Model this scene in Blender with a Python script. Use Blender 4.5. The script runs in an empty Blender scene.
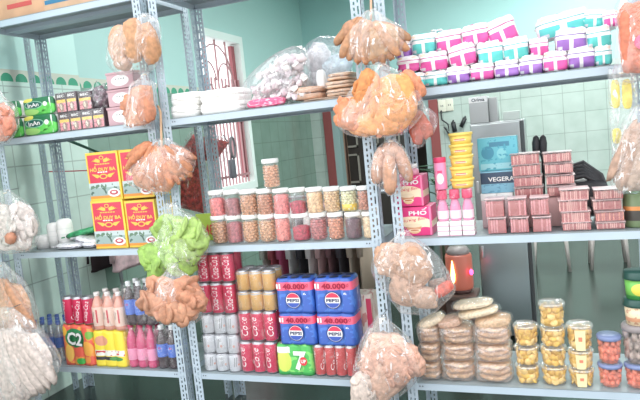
import bpy, bmesh, math, random
from mathutils import Vector, Matrix, noise
R = random.Random(7)
C = bpy.context.scene.collection
pi = math.pi
# ------------------------------------------------------------------ camera
F = 614.57
CAM = Vector((1.782, -2.6988, 1.4867))
YAW, PITCH, ROLL = .3599, -.0993, -.0991
fw = Vector((-math.sin(YAW)*math.cos(PITCH), math.cos(YAW)*math.cos(PITCH), math.sin(PITCH)))
r0 = Vector((math.cos(YAW), math.sin(YAW), 0)); u0 = r0.cross(fw)
rt = r0*math.cos(ROLL)+u0*math.sin(ROLL); up = -r0*math.sin(ROLL)+u0*math.cos(ROLL)
cam = bpy.data.objects.new('camera', bpy.data.cameras.new('camera')); C.objects.link(cam)
cam.matrix_world = Matrix(((rt.x, up.x, -fw.x, CAM.x), (rt.y, up.y, -fw.y, CAM.y), (rt.z, up.z, -fw.z, CAM.z), (0, 0, 0, 1)))
cam.data.sensor_width = 36; cam.data.lens = 36*F/640; cam.data.clip_start = .05
bpy.context.scene.camera = cam

def at(u, v, Y=0.0):
    """photo point -> world point on the upright plane at depth Y"""
    d = fw+rt*((u-320)/F)-up*((v-200)/F)
    return CAM+d*((Y-CAM.y)/d.y)
def atx(u, v, X):
    d = fw+rt*((u-320)/F)-up*((v-200)/F)
    return CAM+d*((X-CAM.x)/d.x)

# ------------------------------------------------------------------ materials
def lin(c):
    c = tuple(.90*x+20 for x in c)  # lifts every colour a little, painting in a pale haze
    return tuple((x/255/12.92 if x/255 <= .04045 else ((x/255+.055)/1.055)**2.4) for x in c)+(1,)
MC = {}
def mat(c, rough=.5, metal=0, vary=0, scale=40, bump=0, bscale=80, emit=0, spec=.5, coat=0, trans=0):
    key = (c, rough, metal, vary, scale, bump, bscale, emit, spec, coat, trans)
    if key in MC: return MC[key]
    m = bpy.data.materials.new('m%d' % len(MC)); m.use_nodes = True; nt = m.node_tree
    b = nt.nodes['Principled BSDF']; b.inputs['Base Color'].default_value = lin(c)
    b.inputs['Roughness'].default_value = rough; b.inputs['Metallic'].default_value = metal
    b.inputs['Specular IOR Level'].default_value = spec; b.inputs['Coat Weight'].default_value = coat
    b.inputs['Transmission Weight'].default_value = trans
    if emit:
        b.inputs['Emission Color'].default_value = lin(c); b.inputs['Emission Strength'].default_value = emit
    if vary or bump:
        tc = nt.nodes.new('ShaderNodeTexCoord')
    if vary:
        n = nt.nodes.new('ShaderNodeTexNoise'); n.inputs['Scale'].default_value = scale; n.inputs['Detail'].default_value = 4
        nt.links.new(tc.outputs['Object'], n.inputs['Vector'])
        r = nt.nodes.new('ShaderNodeValToRGB'); nt.links.new(n.outputs['Fac'], r.inputs['Fac'])
        a = lin(tuple(max(0, x*(1-vary)) for x in c)); z = lin(tuple(min(255, x*(1+vary*.7)) for x in c))
        r.color_ramp.elements[0].position = .35; r.color_ramp.elements[1].position = .65
        r.color_ramp.elements[0].color = a; r.color_ramp.elements[1].color = z
        nt.links.new(r.outputs['Color'], b.inputs['Base Color'])
    if bump:
        n = nt.nodes.new('ShaderNodeTexNoise'); n.inputs['Scale'].default_value = bscale; n.inputs['Detail'].default_value = 3
        nt.links.new(tc.outputs['Object'], n.inputs['Vector'])
        bp = nt.nodes.new('ShaderNodeBump'); bp.inputs['Strength'].default_value = bump; bp.inputs['Distance'].default_value = .004
        nt.links.new(n.outputs['Fac'], bp.inputs['Height']); nt.links.new(bp.outputs['Normal'], b.inputs['Normal'])
    MC[key] = m
    return m

def layered(base, layers, rough=.45, coat=0, axis='X', vary=0, metal=0):
    """printed packaging: rectangles ('r',x0,x1,z0,z1,rgb), ellipses ('e',cx,cz,rx,rz,rgb), speckle ('s',scale,thr,rgb[,x0,x1,z0,z1]) in 0..1 over the face"""
    key = (base, tuple(layers), rough, coat, axis, vary)
    if key in MC: return MC[key]
    m = bpy.data.materials.new('print%d' % len(MC)); m.use_nodes = True; nt = m.node_tree; L = nt.links.new
    b = nt.nodes['Principled BSDF']; b.inputs['Roughness'].default_value = rough; b.inputs['Coat Weight'].default_value = coat
    b.inputs['Metallic'].default_value = metal
    tc = nt.nodes.new('ShaderNodeTexCoord'); sp = nt.nodes.new('ShaderNodeSeparateXYZ'); L(tc.outputs['Generated'], sp.inputs[0])
    x, z = sp.outputs[axis], sp.outputs['Z']
    def M(op, a, c=None):
        n = nt.nodes.new('ShaderNodeMath'); n.operation = op
        for i, q in enumerate((a, c)):
            if q is None: continue
            if isinstance(q, (int, float)): n.inputs[i].default_value = q
            else: L(q, n.inputs[i])
        return n.outputs[0]
    def rect(x0, x1, z0, z1):
        return M('GREATER_THAN', M('MINIMUM', M('MINIMUM', M('SUBTRACT', x, x0), M('SUBTRACT', x1, x)), M('MINIMUM', M('SUBTRACT', z, z0), M('SUBTRACT', z1, z))), 0)
    rgb = nt.nodes.new('ShaderNodeRGB'); rgb.outputs[0].default_value = lin(base); cur = rgb.outputs[0]
    for l in layers:
        if l[0] == 'r': msk = rect(*l[1:5]); col = l[5]
        elif l[0] == 'e':
            a = M('DIVIDE', M('SUBTRACT', x, l[1]), l[3]); c = M('DIVIDE', M('SUBTRACT', z, l[2]), l[4])
            msk = M('LESS_THAN', M('ADD', M('MULTIPLY', a, a), M('MULTIPLY', c, c)), 1); col = l[5]
        else:
            n = nt.nodes.new('ShaderNodeTexNoise'); n.inputs['Scale'].default_value = l[1]; n.inputs['Detail'].default_value = 1
            L(tc.outputs['Generated'], n.inputs['Vector']); msk = M('GREATER_THAN', n.outputs['Fac'], l[2]); col = l[3]
            if len(l) > 4: msk = M('MULTIPLY', msk, rect(*l[4:8]))
        mx = nt.nodes.new('ShaderNodeMix'); mx.data_type = 'RGBA'; L(msk, mx.inputs['Factor']); L(cur, mx.inputs['A'])
        mx.inputs['B'].default_value = lin(col); cur = mx.outputs['Result']
    L(cur, b.inputs['Base Color'])
    MC[key] = m
    return m

def film(tint=(255, 255, 255), body=.10, edge=.45, rough=.14, bump=.5, bscale=30, gloss=.55, streak=0):
    """clear plastic film"""
    key = ('film', tint, body, edge, rough, bump, bscale, gloss, streak)
    if key in MC: return MC[key]
    m = bpy.data.materials.new('film%d' % len(MC)); m.use_nodes = True; nt = m.node_tree; L = nt.links.new
    nt.nodes.remove(nt.nodes['Principled BSDF']); out = nt.nodes['Material Output']
    tr = nt.nodes.new('ShaderNodeBsdfTransparent'); gl = nt.nodes.new('ShaderNodeBsdfGlossy'); df = nt.nodes.new('ShaderNodeBsdfDiffuse')
    gl.inputs['Roughness'].default_value = rough; df.inputs['Color'].default_value = lin(tint); gl.inputs['Color'].default_value = (1, 1, 1, 1)
    tc = nt.nodes.new('ShaderNodeTexCoord'); n = nt.nodes.new('ShaderNodeTexNoise'); n.inputs['Scale'].default_value = bscale
    n.inputs['Detail'].default_value = 3; n.inputs['Distortion'].default_value = 1.2
    L(tc.outputs['Object'], n.inputs['Vector'])
    bp = nt.nodes.new('ShaderNodeBump'); bp.inputs['Strength'].default_value = bump; bp.inputs['Distance'].default_value = .02
    L(n.outputs['Fac'], bp.inputs['Height']); L(bp.outputs['Normal'], gl.inputs['Normal'])
    mx = nt.nodes.new('ShaderNodeMixShader'); mx.inputs[0].default_value = gloss; L(df.outputs[0], mx.inputs[1]); L(gl.outputs[0], mx.inputs[2])
    lw = nt.nodes.new('ShaderNodeLayerWeight'); lw.inputs['Blend'].default_value = .35; L(bp.outputs['Normal'], lw.inputs['Normal'])
    mr = nt.nodes.new('ShaderNodeMapRange'); mr.inputs['To Min'].default_value = body; mr.inputs['To Max'].default_value = edge
    L(lw.outputs['Facing'], mr.inputs['Value'])
    if streak:  # whitened creases of the film with painted-in highlights, running mostly downwards
        mp = nt.nodes.new('ShaderNodeMapping'); mp.inputs['Scale'].default_value = (1, 1, .38); L(tc.outputs['Object'], mp.inputs['Vector'])
        n2 = nt.nodes.new('ShaderNodeTexNoise'); n2.inputs['Scale'].default_value = 34; n2.inputs['Detail'].default_value = 2; n2.inputs['Distortion'].default_value = 1.6
        L(mp.outputs[0], n2.inputs['Vector'])
        r2 = nt.nodes.new('ShaderNodeMapRange'); r2.inputs['From Min'].default_value = .60; r2.inputs['From Max'].default_value = .70; r2.inputs['To Max'].default_value = streak
        L(n2.outputs['Fac'], r2.inputs['Value'])
        ad = nt.nodes.new('ShaderNodeMath'); ad.operation = 'ADD'; ad.use_clamp = True; L(mr.outputs[0], ad.inputs[0]); L(r2.outputs[0], ad.inputs[1]); mr = ad
    fx = nt.nodes.new('ShaderNodeMixShader'); L(mr.outputs[0], fx.inputs[0]); L(tr.outputs[0], fx.inputs[1]); L(mx.outputs[0], fx.inputs[2])
    L(fx.outputs[0], out.inputs['Surface'])
    MC[key] = m
    return m

# ------------------------------------------------------------------ mesh builder
TXT = {}
def text2d(s, shear=0, bold=0):
    k = (s, shear, bold)
    if k in TXT: return TXT[k]
    cu = bpy.data.curves.new('t', 'FONT'); cu.body = s; cu.shear = shear; cu.resolution_u = 2; cu.offset = bold
    o = bpy.data.objects.new('t', cu); C.objects.link(o)
    me = bpy.data.meshes.new_from_object(o.evaluated_get(bpy.context.evaluated_depsgraph_get()))
    vs = [(v.co.x, v.co.y) for v in me.vertices]; fs = [tuple(p.vertices) for p in me.polygons]
    bpy.data.objects.remove(o); bpy.data.meshes.remove(me); bpy.data.curves.remove(cu)
    if vs:
        x0, x1 = min(v[0] for v in vs), max(v[0] for v in vs); y0, y1 = min(v[1] for v in vs), max(v[1] for v in vs)
        vs = [((x-x0)/(x1-x0)-.5, (y-y0)/(y1-y0)-.5) for x, y in vs]
    TXT[k] = (vs, fs)
    return TXT[k]

class MB:
    def __init__(s): s.bm = bmesh.new(); s.mats = []
    def mi(s, m):
        if m not in s.mats: s.mats.append(m)
        return s.mats.index(m)
    def _fin(s, faces, m, smooth=False):
        i = s.mi(m)
        for f in faces: f.material_index = i; f.smooth = smooth
    def _merge(s, t, m, smooth):
        mp = {v: s.bm.verts.new(v.co) for v in t.verts}; i = s.mi(m)
        for f in t.faces:
            g = s.bm.faces.new([mp[v] for v in f.verts]); g.material_index = i; g.smooth = smooth
        t.free(); return s
    def box(s, x0, x1, y0, y1, z0, z1, m, bev=0, rot=None, seg=2, smooth=None):
        t = bmesh.new(); c = Vector(((x0+x1)/2, (y0+y1)/2, (z0+z1)/2))
        for v in bmesh.ops.create_cube(t, size=1)['verts']: v.co = Vector((v.co.x*(x1-x0), v.co.y*(y1-y0), v.co.z*(z1-z0)))
        if bev: bmesh.ops.bevel(t, geom=t.edges[:], offset=bev, segments=seg, affect='EDGES', profile=.6)
        for v in t.verts: v.co = c+(rot@v.co if rot is not None else v.co)
        return s._merge(t, m, bool(bev) if smooth is None else smooth)
    def grid(s, rings, m, closed=True, cap0=True, cap1=True, smooth=True):
        rows = [[s.bm.verts.new(p) for p in r] for r in rings]; fs = []; n = len(rows[0])
        for a, b in zip(rows, rows[1:]):
            for i in range(n if closed else n-1):
                j = (i+1) % n
                fs.append(s.bm.faces.new((a[i], a[j], b[j], b[i])))
        if closed and cap0: fs.append(s.bm.faces.new(rows[0][::-1]))
        if closed and cap1: fs.append(s.bm.faces.new(rows[-1]))
        s._fin(fs, m, smooth)
        return s
    def lathe(s, prof, m, c=(0, 0, 0), n=24, cap0=True, cap1=True, jit=None):
        rings = []
        for r, z in prof:
            ring = []
            for i in range(n):
                a = 2*pi*i/n; p = Vector((r*math.cos(a), r*math.sin(a), z))
                if jit: p += Vector((p.x, p.y, 0)).normalized()*jit(p)
                ring.append(p+Vector(c))
            rings.append(ring)
        return s.grid(rings, m, True, cap0, cap1)
    def tube(s, pts, r, m, n=8):
        pts = [Vector(p) for p in pts]; rings = []
        for i, p in enumerate(pts):
            t = (pts[min(i+1, len(pts)-1)]-pts[max(i-1, 0)]).normalized()
            a = t.orthogonal().normalized() if i == 0 else (a-t*a.dot(t)).normalized()
            b = t.cross(a); rr = r[i] if isinstance(r, (list, tuple)) else r
            rings.append([p+(a*math.cos(2*pi*k/n)+b*math.sin(2*pi*k/n))*rr for k in range(n)])
        return s.grid(rings, m)
    def blob(s, c, rad, m, amp=.12, freq=3., rot=None, sub=3, seed=0, sq=2.0):
        g = bmesh.ops.create_icosphere(s.bm, subdivisions=sub, radius=1)['verts']; c = Vector(c); off = Vector((seed*3.7, seed*1.3, seed*2.1))
        for v in g:
            q = v.co.copy()
            if sq != 2.0:
                k = (abs(q.x)**sq+abs(q.y)**sq+abs(q.z)**sq)**(-1/sq); q = q*k
            q = q*(1+amp*noise.noise(v.co*freq+off)*1.6)
            q = Vector((q.x*rad[0], q.y*rad[1], q.z*rad[2]))
            if rot is not None: q = rot@q
            v.co = c+q
        s._fin({f for v in g for f in v.link_faces}, m, True)
        return s
    def pillow(s, w, d, h, m, c=(0, 0, 0), p=3.5, amp=.03, seed=0, nx=14, rot=None, seal=0):
        """soft packet: super-ellipsoid box standing on c"""
        t = bmesh.new(); bmesh.ops.create_cube(t, size=2)
        bmesh.ops.subdivide_edges(t, edges=t.edges[:], cuts=6, use_grid_fill=True)
        off = Vector((seed*2.3, seed*5.1, seed)); c = Vector(c)
        for v in t.verts:
            q = v.co.copy(); k = (abs(q.x)**p+abs(q.y)**p+abs(q.z)**p)**(-1/p)
            q = q*k*(1+amp*noise.noise(v.co*2.2+off)*2)
            q = Vector((q.x*w/2, q.y*d/2, max(-1, min(1, q.z))*h/2))
            if rot is not None: q = rot@q
            v.co = q+c+Vector((0, 0, h/2))
        return s._merge(t, m, True)
    def text(s, t, w, h, m, c=(0, 0), y=0, R_=None, shear=0, bold=0, ang=0, side=None):
        """lettering on a front face (facing -Y) at depth y, or wrapped on a cylinder of radius R_; side='x' puts it on a +X face"""
        vs, fs = text2d(t, shear, bold); ca, sa = math.cos(ang), math.sin(ang); nv = []
        for x, z in vs:
            x, z = x*w, z*h; x, z = x*ca-z*sa+c[0], x*sa+z*ca+c[1]
            if R_: p = (R_*math.sin(x/R_), -R_*math.cos(x/R_)+y, z)
            elif side == 'x': p = (y, x, z)
            else: p = (x, y, z)
            nv.append(s.bm.verts.new(p))
        out = []
        for f in fs:
            try: out.append(s.bm.faces.new([nv[i] for i in f]))
            except ValueError: pass
        s._fin(out, m)
        return s
    def disc(s, cx, cz, rx, rz, y, m, a0=0, a1=2*pi, n=28, th=.0006):
        """thin printed patch facing -Y (an ellipse or a slice of one)"""
        ps = [(cx+rx*math.cos(a0+(a1-a0)*i/n), cz+rz*math.sin(a0+(a1-a0)*i/n)) for i in range(n if abs(a1-a0-2*pi) < 1e-6 else n+1)]
        return s.poly(ps, y, m, th)
    def poly(s, ps, y, m, th=.0006):
        fs = []
        a = [s.bm.verts.new((x, y, z)) for x, z in ps]; b = [s.bm.verts.new((x, y+th, z)) for x, z in ps]; n = len(ps)
        fs.append(s.bm.faces.new(a)); fs.append(s.bm.faces.new(b[::-1]))
        for i in range(n):
            j = (i+1) % n; fs.append(s.bm.faces.new((a[i], b[i], b[j], a[j])))
        s._fin(fs, m)
        return s
    def mesh(s, name):
        bmesh.ops.recalc_face_normals(s.bm, faces=s.bm.faces[:]) if len(s.bm.faces) < 6000 else None
        me = bpy.data.meshes.new(name); s.bm.to_mesh(me); s.bm.free()
        for m in s.mats: me.materials.append(m)
        return me
    def build(s, name, parent=None, loc=(0, 0, 0), rot=None):
        return put(name, s.mesh(name), parent, loc, rot)
def put(name, me, parent=None, loc=(0, 0, 0), rot=None):
    o = bpy.data.objects.new(name, me); C.objects.link(o); o.location = loc
    if rot: o.rotation_euler = rot
    if parent is not None: o.parent = parent
    return o
def tag(o, label, cat, group=None):
    o['label'] = label; o['category'] = cat
    if group: o['group'] = group
    return o
def thing(name, label, cat, loc=(0, 0, 0), rot=(0, 0, 0), group=None):
    o = bpy.data.objects.new(name, None); C.objects.link(o); o.location = loc; o.rotation_euler = rot; o.empty_display_size = .05
    return tag(o, label, cat, group)
def struct(name, mb):
    o = mb.build(name); o['kind'] = 'structure'; return o
KIDS = {}
def dup(o, parent=None, loc=None, label=None, rot=None):
    """a copy of a thing with copies of its parts and their sub-parts"""
    c = o.copy(); C.objects.link(c)
    if parent is not None: c.parent = parent
    if loc is not None: c.location = loc
    if rot is not None: c.rotation_euler = rot
    if label: c['label'] = label
    for ch in o.children: dup(ch, c)
    return c
def rotz(a): return Matrix.Rotation(a, 3, 'Z')
def roty(a): return Matrix.Rotation(a, 3, 'Y')
def rotx(a): return Matrix.Rotation(a, 3, 'X')
T1, T2, T3, T4 = 2.3115, 1.6608, 1.0, .3214
Z1, Z2, Z3, Z4 = 2.3125, 1.6618, 1.001, .3224
def span(u0, u1, v, Y): return at(u0, v, Y).x, at(u1, v, Y).x
def zz(u, v, Y): return at(u, v, Y).z
WHITE = mat((240, 240, 238), .5); SILVER = mat((205, 205, 208), .3, .8); BLACK = mat((30, 30, 34), .5)
RED = mat((200, 35, 60), .4); CLEAR = film(body=.10, edge=.40, bump=.12, bscale=60, gloss=.7)
WRAP = film(body=.05, edge=.25, bump=.5, bscale=20, gloss=.8, streak=.22)
BAG = film(body=.09, edge=.42, bump=.8, bscale=11, gloss=.65, rough=.09, streak=.6)
# ------------------------------------------------------------------ setting
def wallmat(tile, paint, fr=True, depth='Y', ts=.25):
    m = bpy.data.materials.new('wall_surface'); m.use_nodes = True; nt = m.node_tree; L = nt.links.new; b = nt.nodes['Principled BSDF']
    tc = nt.nodes.new('ShaderNodeNewGeometry'); sp = nt.nodes.new('ShaderNodeSeparateXYZ'); L(tc.outputs['Position'], sp.inputs[0])
    cb = nt.nodes.new('ShaderNodeCombineXYZ'); L(sp.outputs[depth], cb.inputs[0]); L(sp.outputs['Z'], cb.inputs[1])
    br = nt.nodes.new('ShaderNodeTexBrick'); br.offset = 0; br.inputs['Scale'].default_value = 1
    br.inputs['Brick Width'].default_value = ts; br.inputs['Row Height'].default_value = ts*1.0; br.inputs['Mortar Size'].default_value = .004
    br.inputs['Color1'].default_value = lin(tile); br.inputs['Color2'].default_value = lin(tuple(x*.97 for x in tile)); br.inputs['Mortar'].default_value = lin(tuple(x*.8 for x in tile))
    L(cb.outputs[0], br.inputs['Vector'])
    n = nt.nodes.new('ShaderNodeTexNoise'); n.inputs['Scale'].default_value = 5; n.inputs['Detail'].default_value = 5; L(cb.outputs[0], n.inputs['Vector'])
    mx = nt.nodes.new('ShaderNodeMix'); mx.data_type = 'RGBA'; mx.blend_type = 'MULTIPLY'; mx.inputs['Factor'].default_value = .35
    L(br.outputs['Color'], mx.inputs['A'])
    rp = nt.nodes.new('ShaderNodeValToRGB'); rp.color_ramp.elements[0].color = (.55, .62, .58, 1); rp.color_ramp.elements[0].position = .3; rp.color_ramp.elements[1].position = .7
    L(n.outputs['Fac'], rp.inputs['Fac']); L(rp.outputs['Color'], mx.inputs['B'])
    def M(op, a, c):
        k = nt.nodes.new('ShaderNodeMath'); k.operation = op
        for i, q in enumerate((a, c)):
            if isinstance(q, (int, float)): k.inputs[i].default_value = q
            else: L(q, k.inputs[i])
        return k.outputs[0]
    def mix(f, a, c):
        k = nt.nodes.new('ShaderNodeMix'); k.data_type = 'RGBA'; L(f, k.inputs['Factor'])
        for nm, q in (('A', a), ('B', c)):
            if isinstance(q, tuple): k.inputs[nm].default_value = lin(q)
            else: L(q, k.inputs[nm])
        return k.outputs['Result']
    z = sp.outputs['Z']
    # frieze: beige tile border with a row of green half discs
    fx = M('SUBTRACT', M('FRACT', M('DIVIDE', sp.outputs[depth], .115), 0), .5); fz = M('DIVIDE', M('SUBTRACT', z, 2.035), .115)
    half = M('LESS_THAN', M('ADD', M('MULTIPLY', fx, fx), M('MULTIPLY', fz, fz)), .42**2)
    band = mix(half, (205, 205, 190), (60, 150, 115))
    col = mix(M('GREATER_THAN', z, 2.03), mx.outputs['Result'], band) if fr else mx.outputs['Result']
    gt = M('GREATER_THAN', z, 2.105)
    col = mix(gt, col, paint); L(col, b.inputs['Base Color'])
    L(M('ADD', M('MULTIPLY', gt, .5), .16), b.inputs['Roughness'])
    return m
XW = -1.33; XD = -1.40; YF = 5.7; HC = 3.5; XR = 3.7
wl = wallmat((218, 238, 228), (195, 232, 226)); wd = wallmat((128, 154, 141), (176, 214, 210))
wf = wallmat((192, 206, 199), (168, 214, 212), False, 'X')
b = MB(); b.box(-1.55, XW, -.7, .93, 0, HC, wl); struct('wall_left', b)
# deeper left wall with the window opening
wy0, wy1, wz0, wz1 = 2.72, 3.70, 1.03, 2.68
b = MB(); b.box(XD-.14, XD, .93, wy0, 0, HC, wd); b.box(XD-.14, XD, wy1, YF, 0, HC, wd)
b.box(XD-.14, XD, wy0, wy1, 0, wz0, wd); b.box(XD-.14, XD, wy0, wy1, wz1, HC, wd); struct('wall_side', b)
dx0, dx1 = -1.18, .40; dh = 2.25
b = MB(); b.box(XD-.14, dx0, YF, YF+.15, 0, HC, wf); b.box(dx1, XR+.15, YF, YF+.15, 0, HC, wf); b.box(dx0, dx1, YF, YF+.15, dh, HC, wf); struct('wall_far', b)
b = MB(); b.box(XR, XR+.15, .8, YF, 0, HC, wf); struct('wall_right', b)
b = MB(); b.box(-1.55, XR+.15, .6, YF+.15, HC, HC+.12, mat((205, 212, 208), .9)); struct('ceiling', b)
fm = mat((34, 48, 42), .2, vary=.12, scale=3)
b = MB(); b.box(-1.55, XR+.15, -.9, YF+2.3, -.1, 0, fm); struct('floor', b)
b = MB(); b.box(-14, 16, -16, -.9, -.1, 0, mat((176, 174, 168), .8, vary=.06, scale=2)); struct('ground', b)
# dark room behind the doorway
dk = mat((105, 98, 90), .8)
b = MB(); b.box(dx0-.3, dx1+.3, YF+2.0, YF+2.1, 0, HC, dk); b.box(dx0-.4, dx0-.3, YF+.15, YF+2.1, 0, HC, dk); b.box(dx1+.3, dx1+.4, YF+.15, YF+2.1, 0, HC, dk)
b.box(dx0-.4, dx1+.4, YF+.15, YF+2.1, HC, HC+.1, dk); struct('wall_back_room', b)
rw = mat((140, 62, 62), .5); gb = mat((150, 175, 175), .5)
b = MB(); b.box(dx0-.02, dx0+.10, YF-.03, YF+.16, 0, dh, rw); b.box(dx1-.08, dx1+.04, YF-.03, YF+.16, 0, dh, rw); b.box(dx0, dx1, YF-.03, YF+.16, dh-.1, dh, rw)
b.box(dx0+.10, dx0+.20, YF-.01, YF+.14, 0, dh-.1, gb); b.box(dx1-.16, dx1-.08, YF-.01, YF+.14, 0, dh-.1, gb); struct('trim_1', b)
# window: pale frame, maroon grille with arches
fr = mat((238, 248, 244), .5); gm = mat((176, 126, 130), .5)
wdw = thing('window_1', 'x', 'window'); del wdw['label']; del wdw['category']; wdw['kind'] = 'structure'
b = MB(); t = .05
b.box(XD-.16, XD+.02, wy0-.02, wy0+t, wz0-.03, wz1+.03, fr); b.box(XD-.16, XD+.02, wy1-t, wy1+.02, wz0-.03, wz1+.03, fr)
b.box(XD-.16, XD+.02, wy0+t, wy1-t, wz0-.03, wz0+.05, fr); b.box(XD-.16, XD+.02, wy0+t, wy1-t, wz1-t, wz1+.03, fr); b.build('window_frame', wdw)
b = MB(); x = XD-.04
n = 13
for i in range(1, n):
    y = wy0+(wy1-wy0)*i/n
    b.box(x-.008, x+.008, y-.008, y+.008, wz0, wz1-(.05 if i in (3, 6, 9) else .45), gm)
for yc, rr, zt in ((wy0+.25, .16, 2.2), (wy0+.25, .09, 2.05), (wy0+.62, .16, 2.2), (wy0+.62, .09, 2.05), (wy0+.435, .36, 2.15)):
    b.tube([(x, yc+rr*math.cos(a*pi/12), zt+rr*1.2*math.sin(a*pi/12)) for a in range(13)], .009, gm, 6)
for zt in (1.16, 1.80, 1.76): b.box(x-.012, x+.012, wy0, wy1, zt, zt+.025, gm)
for yc in (wy0+.25, wy0+.62):
    for k in range(8):
        a = k*pi/4; b.tube([(x, yc+.05*math.cos(a)*q, 1.84+.06*math.sin(a)*q) for q in (0.2, .7, 1)], .012, gm, 5)
b.build('window_grille', wdw)
b = MB(); b.box(XD-.10, XD-.06, wy1-.12, wy1-.05, wz0+.1, wz1-.07, mat((150, 70, 78), .5)); b.build('window_shutter', wdw)

# ------------------------------------------------------------------ steel racks
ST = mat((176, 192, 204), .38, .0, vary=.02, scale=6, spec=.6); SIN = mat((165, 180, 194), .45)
def flange(b, m, place):
    w, T, H = .05, .0025, 2.5
    def bx(a0, a1, z0, z1):
        p, q = place(a0, 0), place(a1, T)
        b.box(min(p[0], q[0]), max(p[0], q[0]), min(p[1], q[1]), max(p[1], q[1]), z0, z1, m)
    for a0, a1 in ((0, .012), (.020, .031), (.038, .05)): bx(a0, a1, 0, H)
    k = 0
    while k*.05 < H-.01:
        z = k*.05
        bx(.012, .020, z, z+.008); bx(.012, .020, z+.021, z+.033); bx(.012, .020, z+.046, z+.05)
        bx(.031, .038, z, z+.016)
        k += 1
def upright_mesh(mirror, back):
    """an L of slotted steel: its corner at the origin, arms along +X (or -X) and +Y (or -Y)"""
    b = MB(); sx = -1 if mirror else 1; sy = -1 if back else 1
    flange(b, ST, lambda a, t: (sx*(.05-a), sy*t)); flange(b, ST, lambda a, t: (sx*t, sy*(.05-a) if a < .05 else 0))
    return b.mesh('upright')
UP = {(m, k): upright_mesh(m, k) for m in (0, 1) for k in (0, 1)}
DEP = .45
def tray(w, z):
    b = MB(); h = .036; t = .002
    b.box(.004, w-.004, .003, DEP-.003, z-.004, z, mat((132, 144, 148), .4, vary=.08, scale=8))  # top sheet painted darker to hold the shade around the goods
    b.box(.004, w-.004, .003, .006, z-h, z-.003, ST); b.box(.004, w-.004, DEP-.006, DEP-.003, z-h, z-.003, ST)
    b.box(.004, .007, .006, DEP-.006, z-h, z-.003, ST); b.box(w-.007, w-.004, .006, DEP-.006, z-h, z-.003, ST)
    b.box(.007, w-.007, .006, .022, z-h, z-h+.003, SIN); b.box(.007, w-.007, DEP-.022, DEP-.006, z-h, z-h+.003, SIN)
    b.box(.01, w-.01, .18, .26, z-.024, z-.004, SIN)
    for x in (.062, .075, w-.075, w-.062): b.disc(x, z-.017, .0035, .0035, .0023, mat((70, 78, 88), .6), n=10)
    return b
def rack(x0, w, label, left=True):
    t = thing('shelf_rack', label, 'shelf', (x0, 0, 0), group='slotted steel racks')
    for m, k, x, y in ((0, 0, 0, 0), (1, 0, w, 0), (0, 1, 0, DEP), (1, 1, w, DEP)):
        put('upright', UP[(m, k)], t, (x, y, 0))
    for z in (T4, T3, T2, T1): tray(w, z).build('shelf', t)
    return t
rack(-1.181, 1.089, 'slotted grey steel rack at the left, holding tissue packs, instant drinks and bottled drinks')
rack(-.05, 1.10, 'middle slotted grey steel rack, holding foam boxes, snack jars and canned drinks')
rack(1.105, 1.10, 'slotted grey steel rack at the right, holding pad packs, wafer trays and gold tubs')
t = thing('shelf_rack', 'bare slotted grey steel post beside the left wall, cut off by the picture edge', 'shelf', (-1.235, -.03, 0), group='slotted steel racks')
put('upright', UP[(1, 0)], t); put('upright', UP[(1, 1)], t, (0, DEP, 0))

# ------------------------------------------------------------------ light, world, view
w = bpy.data.worlds.new('day'); bpy.context.scene.world = w; w.use_nodes = True
wn = w.node_tree; bg = wn.nodes['Background']; bg.inputs['Strength'].default_value = 1.0
tc = wn.nodes.new('ShaderNodeTexCoord'); sp = wn.nodes.new('ShaderNodeSeparateXYZ'); wn.links.new(tc.outputs['Generated'], sp.inputs[0])
rp = wn.nodes.new('ShaderNodeValToRGB'); wn.links.new(sp.outputs['Z'], rp.inputs['Fac']); el = rp.color_ramp.elements
el[0].position = 0; el[0].color = (.42, .44, .45, 1); el[1].position = .14; el[1].color = (.72, .74, .76, 1)
e = el.new(.22); e.color = (1.5, 1.55, 1.6, 1); e = el.new(1); e.color = (1.5, 1.56, 1.62, 1)
r2 = wn.nodes.new('ShaderNodeMapRange'); r2.inputs['From Min'].default_value = -.35; r2.inputs['From Max'].default_value = -.55; wn.links.new(sp.outputs['X'], r2.inputs['Value'])
mx = wn.nodes.new('ShaderNodeMix'); mx.data_type = 'RGBA'; wn.links.new(r2.outputs[0], mx.inputs['Factor']); wn.links.new(rp.outputs['Color'], mx.inputs['A']); mx.inputs['B'].default_value = (1.7, 1.75, 1.8, 1)
wn.links.new(mx.outputs['Result'], bg.inputs['Color'])
vs_ = bpy.context.scene.view_settings; vs_.view_transform = 'Standard'; vs_.look = 'None'; vs_.gamma = 1; vs_.use_curve_mapping = False; vs_.exposure = .84
def lamp(name, loc, energy, size, rot, col=(1, 1, 1)):
    l = bpy.data.lights.new(name, 'AREA'); l.energy = energy; l.shape = 'RECTANGLE'; l.size, l.size_y = size; l.color = col
    o = bpy.data.objects.new(name, l); C.objects.link(o); o.location = loc; o.rotation_euler = rot; return o

# added fill lights on the ceiling, out of view, to brighten the room
for i, (x, y) in enumerate(((.9, 1.7), (1.2, 4.0), (2.5, 2.6), (2.6, 4.6))):
    t = thing('fill_light', 'added unseen fill light on the ceiling over the room behind the racks', 'lamp', (x, y, HC), group='added fill lights')
    MB().box(-.62, .62, -.10, .10, -.04, 0, WHITE, .01).build('housing', t)
    lamp('fill_lamp', (x, y, HC-.06), 30, (1.2, .16), (0, 0, 0), (.95, 1, .98))
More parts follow.
